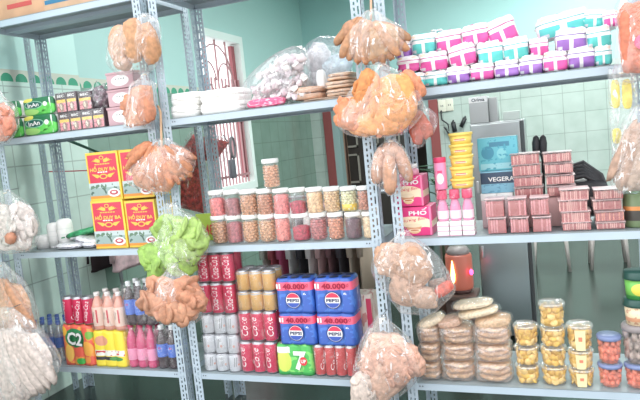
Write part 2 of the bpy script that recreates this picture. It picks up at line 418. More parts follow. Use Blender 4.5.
# ------------------------------------------------------------------ generic goods
def food(c, v=.12, sc=45, bump=.35): return mat(c, .6, vary=v, scale=sc, bump=bump, bscale=sc*1.2)
def slab(name, label, cat, u0, u1, vb, vt, z, Y, d, m, deco=None, group=None, bev=.004, soft=0, rz=0, seed=0):
    """a carton or soft pack: pixel extents give its width and height, it stands at height z, front face at depth Y"""
    x0, x1 = span(u0, u1, vb, Y); h = zz((u0+u1)/2, vt, Y)-z; w = x1-x0
    t = thing(name, label, cat, ((x0+x1)/2, Y+d/2, z), (0, 0, rz), group)
    b = MB()
    if soft: b.pillow(w, d, h, m, p=soft, seed=seed, amp=.035)
    else: b.box(-w/2, w/2, -d/2, d/2, 0, h, m, bev)
    b.build('pack' if soft else 'carton', t)
    if deco: deco(t, w, h, -d/2)
    return t
# --- top shelf: two cardboard boxes
def tape(t, w, h, y):
    MB().box(-.03, .03, y-.001, y+.01, h*.3, h+.001, mat((190, 150, 110), .3)).build('tape', t)
def cbox(u0, u1, label, c, stripe, Y=.03):
    x0 = max(at(u0, 20, Y).x, -1.12); x1 = at(u1, 5, Y).x; h = .30; z = Z1; w = x1-x0; d = .36
    t = thing('cardboard_box', label, 'box', ((x0+x1)/2, Y+d/2, z), group='cartons on the top shelf')
    MB().box(-w/2, w/2, -d/2, d/2, 0, h, mat(c, .8, vary=.05, scale=9), .004).build('carton', t)
    b = MB()
    for a0, a1, b0, b1, sc in stripe: b.box(-w/2+w*a0, -w/2+w*a1, -d/2-.0012, -d/2, b0, b1, mat(sc, .7))
    b.build('print', t)
    b = MB(); b.box(-w/2-.002, w/2+.002, -.03, .03, h-.001, h+.0015, mat((200, 170, 130), .3)); b.build('packing_tape', t)
cbox(-58, 43.5, 'brown cardboard carton with red printed strip on the top left shelf', (205, 158, 122), ((.35, .80, .055, .08, (190, 70, 66)), (.33, .62, .125, .14, (180, 80, 70))))
cbox(45.5, 131, 'paler cardboard carton with blue stripe on the top left shelf', (212, 172, 138), ((.02, 1, .036, .058, (40, 110, 150)), (.4, .7, .11, .13, (60, 120, 155))))

# --- shelf 2, left bay: tissue packs
GR = layered((60, 165, 70), (('r', 0, 1, .55, 1, (25, 105, 62)), ('e', .75, .35, .30, .30, (90, 200, 80)), ('e', .2, .2, .3, .18, (150, 205, 110)), ('e', .15, .92, .18, .14, (225, 215, 90)), ('e', .34, .60, .30, .22, (130, 190, 160)), ('e', .34, .60, .27, .18, (20, 85, 75)),
    ('e', .72, .60, .07, .13, (240, 245, 240)), ('r', .86, .9, .05, .95, (235, 240, 235))), .35)
LEAF = mat((95, 205, 85), .4)
def tissue(u0, u1, vb, vt, z, Y, label):
    def deco(t, w, h, y):
        b = MB(); b.pillow(w*1.0, .02, h*.98, GR, (0, y+.006, h*.01), p=8, amp=.005); b.build('printed_label', t)
        b = MB(); b.text('InAn', w*.36, h*.22, WHITE, (-w*.16, h*.6), y-.0062, ang=.05, bold=.02); b.build('lettering', t)
        b = MB()
        for k, (cx, cz, a, l) in enumerate(((.20, .30, .5, .34), (.30, .40, 1.0, .34), (.38, .34, 1.6, .3), (.12, .22, .15, .3))):
            px, pz = w*cx, h*cz; ux, uz = math.cos(a), math.sin(a); l2 = h*l; q = h*.06
            b.poly([(px-ux*l2, pz-uz*l2), (px-uz*q, pz+ux*q), (px+ux*l2, pz+uz*l2), (px+uz*q, pz-ux*q)], y-.0060, LEAF)
        b.build('leaf_print', t)
    t = slab('tissue_pack', label, 'tissue pack', u0, u1, vb, vt, z, Y, .11, mat((240, 240, 236), .5), deco, 'green tissue packs', soft=9)
    return t
za = zz(40, 115, .03); zb = za-Z2
tissue(25.5, 57.5, 132.5, 114.5, Z2, .03, 'green tissue pack standing directly on the shelf beside the pink cartons bundle')
tissue(25.0, 55.5, 115, 97, za, .03, 'green tissue pack on top, beside the pink cartons bundle')
tissue(4, 23.5, 136, 118.5, Z2, .03, 'lower green tissue pack half hidden by the orange bag at the left edge')
tissue(2, 21, 118, 101, zz(8, 118.5, .03), .03, 'upper green tissue pack half hidden by the orange bag at the left edge')
# --- pink and black carton bundles
BK = layered((58, 38, 46), (('r', .06, .94, .05, .55, (225, 135, 145)), ('r', .06, .94, .50, .66, (235, 190, 80)), ('e', .5, .28, .22, .24, (150, 120, 110)), ('e', .45, .30, .1, .15, (225, 215, 190)), ('s', 9, .62, (120, 60, 75), .06, .94, .05, .5)), .35)
def bundle(u0, u1, vb, vt, z, n, label):
    Y = .03; x0, x1 = span(u0, u1, vb, Y); w = (x1-x0)/n; h = zz((u0+u1)/2, vt, Y)-z; d = .09
    t = thing('instant_drink_bundle', label, 'drink cartons', ((x0+x1)/2, Y+d/2, z), group='black and pink drink cartons')
    for i in range(n):
        b = MB(); b.box(-w/2+.001, w/2-.001, -d/2, d/2, 0, h, BK, .002); b.text('BEC', w*.62, h*.13, WHITE, (0, h*.84), -d/2-.0008, bold=.02)
        b.build('carton', t, (-(n-1)*w/2+w*i, 0, 0))
    b = MB(); b.box(-w*n/2-.002, w*n/2+.002, -d/2-.003, d/2+.003, .001, h+.003, WRAP, .004); b.build('shrink_wrap', t)
    return t
zc = zz(80, 110.5, .03)
bundle(60, 106, 130, 110.5, Z2, 4, 'lower bundle of four black and pink cartons on the shelf beside the green tissue')
bundle(57, 78, 110.5, 92, zc, 2, 'pair of black and pink cartons on top of the lower bundle')
bundle(79.5, 93, 110, 91, zc, 1, 'single black and pink carton on the lower bundle, next to crumpled film')
# crumpled film wad
p0 = at(101, 110, .07); t = thing('plastic_film_wad', 'crumpled dark clear film packet on the black and pink cartons', 'plastic packet', (p0.x, .09, zc))
b = MB(); b.blob((0, 0, .055), (.055, .05, .062), mat((105, 85, 95), .3, vary=.5, scale=30), .35, 3.5, sub=3, seed=4); b.build('packet', t)
b = MB(); b.blob((0, -.004, .06), (.066, .055, .068), BAG, .4, 4, sub=4, seed=9); b.build('film', t)
# --- mauve boxes
def mauve(vb, vt, z, u0, label):
    def deco(t, w, h, y):
        b = MB(); b.disc(.0, h*.46, w*.33, h*.32, y-.0008, WHITE)
        for k in range(4): b.disc(-w*.15+k*w*.1, h*.56, w*.022, h*.04, y-.0014, mat((60, 50, 60)), n=10)
        b.build('oval_label', t)
        b = MB(); b.box(-w/2-.003, w/2+.003, y-.003, -y+.003, h*.86, h-.001, mat((196, 152, 160), .5), .002); b.build('lid', t)
    slab('mauve_box', label, 'box', u0, u0+27, vb, vt, z, .03, .14, mat((200, 160, 168), .5), deco, 'mauve boxes', bev=.003)
m0 = Z2; m1 = zz(120, 106, .03); m2 = zz(118, 88.5, .03)
mauve(124.5, 106, m0, 109, 'mauve box with white oval, bottom of the stack of three')
mauve(106, 88.5, m1, 109, 'mauve box with white oval, middle of the stack of three')
mauve(88.5, 71, m2, 107.5, 'mauve box with white oval, topmost of the stack of three')

# --- shelf 2, middle bay: foam boxes
FO = mat((246, 244, 240), .55, bump=.1, bscale=200)
def foam(u0, u1, vb, vt, z, label):
    Y = .02; x0, x1 = span(u0, u1, vb, Y); w = x1-x0; h = zz((u0+u1)/2, vt, Y)-z; d = .2
    t = thing('foam_food_box', label, 'foam box', ((x0+x1)/2, Y+d/2, z), group='white foam boxes')
    def half(z0, z1, s0, s1):
        k = MB(); rr = []
        for q, s in ((0, s0*.975), (.06, s0), (.5, (s0+s1)/2), (.94, s1), (1, s1*.975)):
            ww, dd = w/2*s, d/2*s; zq = z0+(z1-z0)*q
            rr.append([Vector((ww*math.copysign(abs(math.cos(a))**.35, math.cos(a)), dd*math.copysign(abs(math.sin(a))**.35, math.sin(a)), zq)) for a in [2*pi*i/40 for i in range(40)]])
        k.grid(rr, FO, smooth=True); return k
    half(0, h*.49, .93, .99).build('base', t); half(h*.51, h, .99, .94).build('lid', t)
    MB().box(-.025, .025, -d/2-.004, -d/2+.01, h*.42, h*.6, FO, .003).build('latch', t)
zf = zz(185, 105, .02); zg = zz(218, 102, .02)
foam(168.5, 197, 118.5, 105, Z2, 'white foam food box on the shelf by the upright, lower left of four')
foam(168.5, 196.5, 105, 92.5, zf, 'white foam food box, upper left of four, by the upright')
foam(197.5, 241, 115.5, 102, Z2, 'wide white foam food box, lower, beside the clear snack bag')
foam(197, 238, 102, 89, zg, 'wide white foam food box, upper, beside the clear snack bag')

# ------------------------------------------------------------------ bags
def smooth_rows(sil, n):
    out = []
    m = len(sil)-1
    for i in range(n+1):
        t = i/n*m; k = min(int(t), m-1); f = t-k
        q = []
        for j in range(3):
            p0, p1, p2, p3 = (sil[max(k-1, 0)][j], sil[k][j], sil[k+1][j], sil[min(k+2, m)][j])
            q.append(.5*((2*p1)+(-p0+p2)*f+(2*p0-5*p1+4*p2-p3)*f*f+(-p0+3*p1-3*p2+p3)*f**3))
        out.append(q)
    return out
def film_shell(sil, Y, dep, m, org, seed=1, pleat=.10, n=30, ring=56, flatback=None):
    rows = smooth_rows(sil, n); rr = []; mx = max((r[2]-r[1]) for r in rows); off = Vector((seed*1.7, seed*3.1, 0))
    for i, (v, a, c) in enumerate(rows):
        t = i/n; pl = at(a, v, Y); pr = at(c, v, Y); cen = (pl+pr)/2; hw = max((pr-pl).length/2, .003)
        hd = dep*max((c-a)/mx, .06)**.8
        ring_ = []
        for k in range(ring):
            an = 2*pi*k/ring
            w = 1+pleat*(1-.55*t)*math.sin(11*an+seed)*(.6+.4*math.sin(5*an+2*seed))+.10*noise.noise(Vector((math.cos(an)*1.6, math.sin(an)*1.6, t*5))+off)
            x = hw*math.cos(an)*(1+.3*(w-1)); y = hd*math.sin(an)*w
            ring_.append(Vector((cen.x+x, Y+y, cen.z+.012*noise.noise(Vector((math.cos(an)*2, math.sin(an)*2, t*3+9))+off)))-org)
        rr.append(ring_)
    return MB().grid(rr, m)
def hang_bag(label, sil, lumps, Y=-.07, dep=.055, kind='snack bag', part='snack', m=None, seed=1, group='snack bags hung on the rack posts', pleat=.10, frill=True, name='hanging_snack_bag', tie=(235, 225, 205), extra=None, chips=0, chips_n=9, fill=None):
    v0, a0, c0 = sil[0]; org = at((a0+c0)/2, v0, Y)
    t = thing(name, label, kind, org, group=group)
    film_shell(sil, Y, dep, m or BAG, org, seed, pleat).build('film', t)
    if fill:
        k0 = 2; n_ = len(sil)-1; rows = [(sil[k][0]+(3 if k == k0 else -2.5 if k == n_ else 0), sil[k][1]+(sil[k][2]-sil[k][1])*.10, sil[k][2]-(sil[k][2]-sil[k][1])*.10) for k in range(k0, n_+1)]
        film_shell(rows, Y, dep*.62, food(fill, .14, 38, .5), org, seed+3, .16, 26, 64).build(part, t)
    for i, L in enumerate(lumps):
        u, v, ru, rv, col, ang = L[:6]; col = tuple(int(k*q) for k, q in zip(col, (.90, .82, .78) if col[1] < col[0] and col[0]-col[2] > 40 else (.88, .87, .86))); sq = L[6] if len(L) > 6 else 2.3; dy = L[7] if len(L) > 7 else R.uniform(-.2, .2)
        p = at(u, v, Y); s = (at(u+1, v, Y)-p).length; s2 = (at(u, v+1, Y)-p).length
        b = MB(); b.blob((0, 0, 0), (ru*s, dep*.55 if ru > 8 else min(dep*.55, max(ru*s*.9, .01)), rv*s2), food(col), .10, 2.6, roty(ang), 3, seed*7+i, sq)
        b.build(part, t, p-org+Vector((0, dy*dep*1.2, 0)))
        if chips and ru > 8.5:
            cr = chips*s; vs3 = []
            for q in range(2):
                b = MB(); b.blob((0, 0, 0), (cr, cr*.2, cr*.8), food(tuple(min(255, int(k*(1.03-.06*q))) for k in col)), .22, 2.0, None, 2, seed+i*3+q, 2.6); vs3.append(b.mesh(part))
            for q in range(int(chips_n*ru*rv/180)+3):
                e = R.uniform(-1, 1); f = R.uniform(-.92, .92); k = math.sqrt(max(0, 1-e*e*.8))
                o_ = Vector((math.sin(e*1.3)*ru*s*.86, 0, f*rv*s2*.86*k)); 
                yf = -dep*.42*math.sqrt(max(0, 1-(o_.x/(ru*s))**2))*math.sqrt(max(0, 1-(o_.z/(rv*s2))**2))
                o_ = roty(ang)@o_; put(part, R.choice(vs3), t, p-org+o_+Vector((0, dy*dep*1.2+yf, 0)), (R.uniform(-.7, .7), R.uniform(-3, 3), R.uniform(-.7, .7)))
    if tie:
        vt, at_, ct_ = sil[1]; p = at((at_+ct_)/2, (v0+vt)/2, Y)-org
        b = MB(); b.tube([p+Vector((.008*math.cos(a*pi/6), .008*math.sin(a*pi/6), 0)) for a in range(13)], .0035, mat(tie, .6), 6)
        b.tube([p, p+Vector((0, .02, .012)), p+Vector((0, min(-Y-.002, .098), .016))], .0022, mat((150, 155, 160), .3, .8), 6); b.build('tie', t)
    if extra: extra(t, org)
    return t
def fan(cu, cv, r0, r1, a0, a1, n, wd, col):
    """strips or crackers fanned out below a knot at (cu, cv): angles from straight down"""
    out = []
    for i in range(n):
        a = a0+(a1-a0)*i/(n-1); rm = (r0+r1)/2
        j = R.uniform(-1.5, 1.5); f = R.choice((.94, 1, 1.05)); c = tuple(int(min(255, k*f)) for k in col)
        out.append((cu+math.sin(a)*rm, cv+math.cos(a)*rm+j, wd, (r1-r0)/2, c, -a, 2.4, R.uniform(-.4, .4)))
    return out
def Rr(L): return L
TAN = (212, 168, 124)
hang_bag('clear bag of big tan puffed crackers, topmost on the left post pair', [(14, 139, 148), (18, 136, 152), (24, 120, 158), (34, 110, 161), (46, 107.5, 162), (58, 108, 161), (67, 113, 158), (73, 120, 150)],
    [(121, 44, 11, 19, (222, 182, 150), .2), (137, 41, 10, 22, TAN, .05, 2.4, -.4), (151, 44, 9, 21, (206, 158, 112), -.12, 2.4, -.2), (124, 63, 8, 8, (205, 172, 148), .3)], dep=.06, seed=2)
hang_bag('clear bag of salmon orange crackers hung above the rope on the left post pair', [(72, 139, 150), (77, 141, 148), (84, 131, 153), (95, 128, 155), (108, 126, 155), (119, 124, 153), (127, 124, 150)],
    [(135, 110, 11, 16, (226, 158, 122), 0, 4, .1), (146, 106, 8, 17, (216, 148, 112), -.1, 4, -.2), (139, 96, 9, 8, (228, 170, 135), .5, 3)], dep=.05, chips=5, fill=(206, 138, 102), seed=3)
def rope(t, org):
    b = MB(); b.tube([at(u, v, y)-org for u, v, y in ((158, 106, -.004), (160.5, 112, -.02), (161, 125, -.03), (161.5, 140, -.06), (162, 148, -.07))], .006, mat((205, 165, 130), .8, bump=.5, bscale=300)); b.build('rope', t)
hang_bag('clear bag of orange brown shredded strips tied with tan rope on the left post pair', [(139, 155, 168), (145, 150, 176), (154, 140, 190), (164, 130, 195), (174, 126, 192), (183, 131, 182), (190, 146, 172), (194, 156, 168)],
    fan(161, 141, 6, 46, -.95, .85, 17, 3.6, (216, 150, 108))+fan(161, 141, 8, 40, -1.15, 1.05, 13, 4, (206, 138, 96)), dep=.06, fill=(196, 128, 88), seed=4, tie=None, extra=rope)
GN = (172, 214, 100)
hang_bag('clear bag of light green rice crackers on the left post pair', [(203, 164, 176), (209, 163, 180), (217, 158, 196), (229, 155, 205), (242, 151, 210), (252, 148, 208), (262, 146, 203), (269, 146, 188), (274, 150, 172)],
    [(172, 240, 12, 24, GN, .25, 3.5, .1), (192, 238, 15, 19, (180, 218, 112), -.35, 3.5, -.2), (159, 260, 9, 15, (160, 205, 92), .1, 3.5, -.3), (181, 258, 14, 11, (168, 210, 96), -.1, 3.5, .2)], dep=.045, Y=-.058, fill=(164, 204, 96), chips=10, chips_n=4, seed=5)
hang_bag('clear bag of brown crackers, lowest on the left post pair', [(264, 167, 178), (270, 166, 180), (280, 156, 194), (291, 149, 203), (302, 145, 206), (312, 147, 205), (319, 154, 200), (323, 162, 192)],
    [(168, 297, 19, 19, (216, 164, 132), .3, 2.6, 0), (189, 295, 15, 19, (210, 154, 122), -.2, 2.6, -.3), (160, 304, 12, 11, (206, 158, 130), .2, 2.6, -.5), (182, 311, 15, 9, (212, 160, 128), 0, 2.6, -.5)], dep=.055, Y=-.165, chips=8, chips_n=6, fill=(190, 134, 106), seed=6)
def rope2(t, org):
    b = MB(); b.tube([at(371, v, -.05)-org for v in (-12, 0, 10, 20)], .0055, mat((215, 170, 140), .8, bump=.5, bscale=300)); b.build('rope', t)
hang_bag('clear bag of fanned brown crackers, topmost on the right post pair', [(10, 366, 376), (16, 360, 382), (24, 348, 392), (34, 343, 402), (45, 343, 405), (55, 347, 401), (59, 356, 392), (63, 364, 384)],
    fan(371, 12, 10, 54, -.62, .72, 9, 5.5, (202, 156, 114))+fan(371, 12, 12, 48, -.9, .95, 8, 5, (196, 150, 108))+[(352, 31, 9, 11, (190, 145, 110), .4)], dep=.06, fill=(182, 136, 94), seed=7, tie=None, extra=rope2)
hang_bag('big clear bag of orange cheese crackers on the right post pair', [(64, 370, 386), (68, 372, 388), (75, 362, 402), (84, 352, 412), (96, 345, 420), (108, 339, 424), (120, 337, 423), (130, 345, 414), (137, 362, 402)],
    [(352, 114, 15, 17, (230, 152, 105), .2, 2.6, 0), (366, 93, 9, 24, (228, 152, 82), .35, 2.8, -.2), (376, 98, 6, 24, (236, 164, 88), .1, 2.8, -.3), (398, 99, 18, 24, (246, 176, 98), -.05, 4, -.1), (386, 122, 20, 13, (230, 146, 104), 0, 2.8, .1), (411, 84, 9, 17, (232, 155, 115), -.6, 2.8, .3)], dep=.075, Y=-.098, chips=6, fill=(226, 148, 84), seed=8)
hang_bag('flat clear bag of red brown chips, mostly behind the orange cheese crackers', [(100, 408, 416), (108, 408, 428), (118, 408, 437), (128, 409, 437), (138, 410, 430), (147, 413, 421)],
    [(421, 124, 8, 16, (206, 104, 80), -.5, 3, .1), (416, 133, 6, 12, (198, 96, 76), -.2, 3, -.1)], Y=-.03, dep=.022, seed=9)
hang_bag('clear bag of tan finger shaped crackers under the orange cheese crackers', [(139, 386, 396), (143, 383, 399), (149, 376, 404), (160, 370, 409), (172, 368, 412), (181, 373, 409), (189, 383, 402), (195, 388, 397)],
    [(379, 166, 7, 19, (206, 160, 130), .25, 2.4, 0), (391, 174, 7, 20, (210, 168, 138), .02, 2.4, -.4), (403, 164, 6.5, 19, (200, 154, 124), -.3, 2.4, .1), (391, 152, 9, 10, (206, 165, 138), 0)], dep=.055, seed=10)
def redpack(t, org):
    b = MB(); p = at(444, 289, -.09)-org
    b.blob(p, (.045, .016, .026), mat((200, 84, 66), .4, vary=.15, scale=50), .1, 2, roty(-.6), 3, 3, 3.5); b.build('red_sausage_packet', t)
hang_bag('clear bag of beige noodle nests with a red packet in its corner', [(230, 398, 408), (237, 394, 412), (246, 382, 426), (257, 374, 438), (268, 371, 446), (280, 376, 453), (291, 384, 456), (302, 393, 446), (312, 400, 436)],
    [(393, 260, 18, 17, (206, 172, 146), .2, 2.4, 0), (414, 264, 17, 22, (200, 166, 138), -.4, 2.4, -.2), (407, 288, 17, 17, (204, 174, 152), .2, 2.4, -.1), (425, 297, 13, 11, (212, 188, 170), 0, 2.4, -.1)], dep=.075, chips=5.5, seed=11, extra=redpack)
hang_bag('large clear bag of pale pinkish crackers, lowest on the right post pair', [(316, 376, 386), (322, 373, 391), (331, 367, 402), (343, 361, 412), (356, 357, 420), (368, 354, 422), (380, 352, 416), (391, 351, 404), (402, 351, 388), (411, 355, 376)],
    [(377, 362, 16, 22, (226, 184, 162), .25, 2.4, 0), (397, 364, 13, 22, (222, 180, 158), -.15, 2.4, -.2), (411, 360, 10, 18, (230, 192, 172), -.5, 2.4, .1), (364, 388, 12, 18, (240, 220, 208), .1, 2.4, -.2), (386, 382, 12, 14, (220, 178, 156), 0, 2.4, .2)], dep=.075, Y=-.10, chips=6, fill=(206, 162, 138), seed=12)
hang_bag('clear bag of salmon pink crackers hung at the left edge beside the green tissue', [(92, -12, 0), (98, -16, 4), (106, -22, 13), (116, -26, 18), (128, -26, 18.5), (138, -22, 14), (144, -14, 8)],
    [(5, 121, 10, 17, (236, 158, 132), -.3, 2.4, -.2), (-10, 122, 10, 17, (230, 150, 124), .2)], Y=-.10, dep=.05, chips=5.5, fill=(212, 136, 108), seed=13)
hang_bag('clear bag of white and pink shrimp crackers hung at the left edge', [(190, -4, 8), (196, -6, 16), (205, -14, 28), (217, -22, 36), (229, -25, 40), (239, -22, 39), (247, -14, 35), (252, -4, 28)],
    [(-4, 222, 12, 20, (236, 226, 220), .2, 2.4, 0), (11, 224, 9, 20, (240, 230, 224), -.1, 2.4, -.3), (26, 220, 9, 19, (238, 226, 222), -.35, 2.4, -.1), (18, 239, 10, 9, (234, 214, 208), 0), (20, 236, 4, 6, (205, 150, 120), .3, 2.4, -.9)], Y=-.10, dep=.06, chips=6, fill=(214, 200, 194), seed=14, part='cracker')
hang_bag('clear bag of orange tan breadsticks hung at the left edge', [(262, -10, 4), (270, -12, 12), (282, -20, 25), (296, -28, 33), (310, -32, 38), (324, -32, 38), (336, -26, 34), (344, -14, 22)],
    fan(-4, 262, 20, 78, -.5, .55, 12, 5, (226, 176, 138)), Y=-.10, dep=.05, fill=(206, 154, 116), seed=15, part='breadstick')
hang_bag('large clear bag of whitish stick crackers, lowest at the left edge', [(308, -6, 12), (316, -10, 24), (330, -20, 42), (346, -28, 54), (360, -32, 60), (374, -34, 56), (388, -34, 46), (400, -26, 32), (408, -14, 18)],
    fan(2, 310, 22, 90, -.5, .68, 14, 6, (228, 212, 204)), Y=-.25, dep=.055, fill=(204, 186, 176), seed=16, part='cracker_stick')
def dot(t, org):
    b = MB(); p = at(641, 43, -.10)-org; b.lathe([(.028, 0), (.026, .003)], mat((240, 90, 130), .5), (0, 0, 0), 20)
    for v in b.bm.verts: v.co = Vector((v.co.x+p.x, p.y-.045-v.co.z, v.co.y+p.z))
    b.build('pink_sticker', t)
hang_bag('clear bag of coral orange crackers with a pink round sticker at the right edge', [(-20, 632, 646), (-8, 622, 656), (6, 614, 664), (22, 616, 670), (40, 616, 672), (58, 615, 670), (72, 612, 668), (82, 616, 650)],
    [(636, 38, 17, 34, (228, 134, 100), 0, 5, -.2), (655, 38, 12, 33, (222, 126, 94), 0, 5)], Y=-.10, dep=.05, seed=17, extra=dot)
YE = mat((238, 214, 84), .35, vary=.12, scale=30)
def sachets(t, org):
    for u, v, w, h in ((615.5, 94, 9, 31), (627, 94, 10, 33), (617, 136, 9, 17)):
        p = at(u, v, -.035); s = (at(u+1, v, -.035)-p).length; MB().pillow(w*s, .014, h*s, YE, (0, 0, -h*s/2), p=3, amp=.04, seed=u).build('yellow_packet', t, p-org)
hang_bag('clear strip of yellow snack packets hung at the right edge', [(68, 608, 632), (78, 608, 636), (95, 608, 638), (112, 609, 638), (128, 610, 636), (146, 611, 630), (160, 612, 628)], [], Y=-.035, dep=.02, seed=18, extra=sachets, part='packet', pleat=.05)
hang_bag('clear bag of greyish brown dried strips under the yellow packets at the right edge', [(106, 634, 646), (114, 628, 656), (126, 620, 664), (142, 614, 668), (158, 611, 668), (174, 609, 664), (186, 612, 650), (192, 618, 640)],
    fan(642, 108, 16, 80, -.45, .2, 8, 5.5, (196, 172, 154)), Y=-.09, dep=.05, fill=(176, 150, 132), seed=19, part='dried_strip')
# red patterned bag on the rear post
RP = mat((190, 72, 66), .5, vary=.35, scale=45)
def behind(t, org):
    for pts in (((193, 134), (203, 152), (205, 214), (181, 208), (180, 152)), ((204, 136), (229, 142), (214, 163), (204, 160))):
        b = MB(); ps = [(at(u, v, .52)-org) for u, v in pts]; c = sum(ps, Vector())/len(ps); ring = []
        for yy, s in ((-.015, .9), (-.02, .6)): ring.append([c+(p-c)*s+Vector((0, yy, 0)) for p in ps])
        ring = [[c+(p-c)*.92+Vector((0, .02, 0)) for p in ps], [c+(p-c)+Vector((0, .004, 0)) for p in ps]]+ring
        b.grid(ring, RP, smooth=False); b.build('chili_packet', t)
hang_bag('red brown packets in a clear bag behind the rear post, beside the window', [(131, 190, 198), (136, 186, 216), (146, 182, 229), (158, 180, 226), (172, 179, 216), (190, 179, 208), (205, 180, 206), (215, 184, 204)], [], Y=.52, dep=.035, seed=20, tie=None, extra=behind, pleat=.05)
# --- shelf 2, middle bay: clear bag of puffs, second bag, rice paper packs
def rest_bag(name, label, kind, sil, Y, dep, m, seed, z=None, pleat=.05, group=None):
    bot = sil[-1]; org = at((bot[1]+bot[2])/2, bot[0], Y); 
    if z is not None: org.z = z
    t = thing(name, label, kind, org, group=group); s = film_shell(sil, Y, dep, m, org, seed, pleat)
    for v in s.bm.verts: v.co.z = max(v.co.z, .001)
    s.build('film', t); return t, org
PB = film((250, 240, 245), .18, .5, .10, 1.0, 14, .6, .5)
t, org = rest_bag('puffed_snack_bag', 'large crumpled clear bag of pinkish puffed snacks beside the foam boxes', 'snack bag',
    [(47, 292, 300), (52, 278, 306), (62, 262, 308), (74, 249, 310), (87, 243, 312), (98, 241, 306), (106, 243, 296)],   .165, .125, PB, 31, Z2, .08)
b = MB(); pm = [mat((232, 218, 222), .5), mat((216, 200, 206), .5), mat((238, 230, 228), .5)]
for i in range(210):
    v = R.uniform(56, 104); f = (v-50)/54; lo = 300-46*min(1, f*2.2); hi = 300+5*min(1, f*2); u = R.uniform(lo, hi)
    p = at(u, v, .165+R.uniform(-.10, .05))-org
    if p.z < .036: p.z = .036+R.uniform(0, .01)
    b.blob(p, (R.uniform(.016, .026), R.uniform(.006, .010), R.uniform(.014, .022)), R.choice(pm), .4, 2.2, Matrix.Rotation(R.uniform(0, 3), 3, (R.random(), R.random(), 1)), 2, i)
o = b.build('puffs', t); o['kind'] = 'stuff'
pk = slab('pink_snack_packet', 'flat hot pink packet lying under the clear bag of puffed snacks', 'packet', 246, 283, 107.5, 98, Z2, .012, .06, layered((226, 80, 125), (('s', 7, .58, (245, 190, 205)),), .35), None, None, soft=4, seed=5)
t, org = rest_bag('cotton_snack_bag', 'clear bluish white bag standing behind the rice paper packs', 'snack bag',
    [(37, 318, 328), (41, 308, 338), (50, 303, 348), (60, 303, 352), (72, 304, 352), (84, 304, 352), (95, 305, 352), (104, 307, 350)], .335, .068, film((225, 235, 245), .2, .5, .10, .9, 14, .55, .4), 33, Z2)
for i, (u, v, ru, rv, c) in enumerate(((318, 58, 14, 15, (226, 222, 226)), (338, 68, 16, 14, (205, 222, 232)), (318, 84, 14, 14, (222, 218, 220)), (345, 86, 13, 14, (216, 220, 226)), (331, 98, 18, 8, (214, 210, 214)))):
    p = at(u, v, .335)-org; p.z = max(p.z, rv*.006+.004); b = MB(); b.blob((0, 0, 0), (ru*.0048, .06, rv*.0052), mat(c, .6, vary=.12, scale=30), .15, 2, None, 3, i); b.build('puff_roll', t, p)
def flat(u0, u1, vb, vt, z, Y, d, c, label, seed, name='rice_paper_pack', grp='rice paper packs'):
    x0, x1 = span(u0, u1, vb, Y); h = zz((u0+u1)/2, vt, Y)-z; w = x1-x0
    t = thing(name, label, 'snack packet', ((x0+x1)/2, Y+d/2, z), group=grp)
    for k in range(2): MB().pillow(w*.95, d*.93, h*.49, food(c, .08, 70), (R.uniform(-.004, .004), 0, 0), p=4, amp=.05, seed=seed+k).build('sheet', t, (0, 0, h*(.01+.49*k)))
    MB().pillow(w, d, h, WRAP, p=4, amp=.03, seed=seed).build('film', t); return t
RC = (224, 186, 156)
ra = zz(330, 96.5, .03); rb = zz(335, 88, .03); rc = zz(335, 80, .03)
flat(296, 360, 105.5, 96.5, Z2, .03, .22, (218, 184, 156), 'long flat tan rice paper pack lying on the shelf under the other packs', 41)
flat(290, 322, 97.5, 86, ra, .05, .18, (206, 162, 134), 'darker tan rice paper pack on the long bottom pack, nearer the puffed snack bag', 45)
flat(323, 355, 95, 88, ra, .03, .2, RC, 'lowest of three pale tan rice paper packs by the right post', 49)
flat(322, 354, 88, 80, rb, .03, .2, (228, 192, 162), 'middle of three pale tan rice paper packs by the right post', 53)
flat(324, 352, 80, 72, rc, .03, .2, RC, 'topmost of three pale tan rice paper packs by the right post', 57)
t = slab('white_foam_packet', 'small white packet upright between the clear bags and the rice paper', 'packet', 316, 325, 88, 69, rb, .12, .05, mat((236, 238, 240), .5), None, None, soft=3, seed=8)

# --- shelf 2, right bay: pad packs
PC = {'t': (84, 196, 190), 'm': (222, 76, 156), 'p': (150, 98, 184)}; PD = {'t': (40, 160, 160), 'm': (190, 50, 130), 'p': (105, 70, 150)}
def padmat(c):
    k = PC[c]; d = PD[c]
    return layered((242, 238, 240), (('r', .08, .44, .05, .50, k), ('r', .56, .94, .05, .50, k), ('r', .0, 1, .66, .70, d), ('e', .2, .85, .09, .07, (235, 205, 180)), ('e', .78, .84, .10, .08, (232, 205, 190)), 
        ('r', .10, .24, .08, .22, (205, 205, 212))), .38)
def pad(u0, u1, vb, vt, Y, c, label, ang=0, seed=0, z=None, w2=1):
    x0, x1 = span(u0, u1, vb, Y); w = (x1-x0)*1.03; p = at((u0+u1)/2, vb, Y); h = (zz((u0+u1)/2, vt, Y)-p.z)*1.06; zb = p.z if z is None else z
    if z is not None: h = (zz((u0+u1)/2, vt, Y)-z)*1.05
    d = .15
    t = thing('pad_pack', label, 'pad pack', ((x0+x1)/2, Y+d/2, zb), (0, ang, 0), 'soft packs of pads')
    MB().pillow(w, d, h, padmat(c), p=5.5, amp=.085, seed=seed).build('pack', t)
    b = MB(); b.box(-w*.44, w*.44, -.004, .004, h*.96, h*1.04, mat((238, 232, 236), .4), .002); b.build('seal', t)
    b = MB(); b.box(-.018, .018, -d*.3, d*.3, h*.95, h*1.01, mat(PC[c], .4), .003); b.build('tear_flap', t)
    return t
N = {'t': 'teal', 'm': 'magenta', 'p': 'purple'}
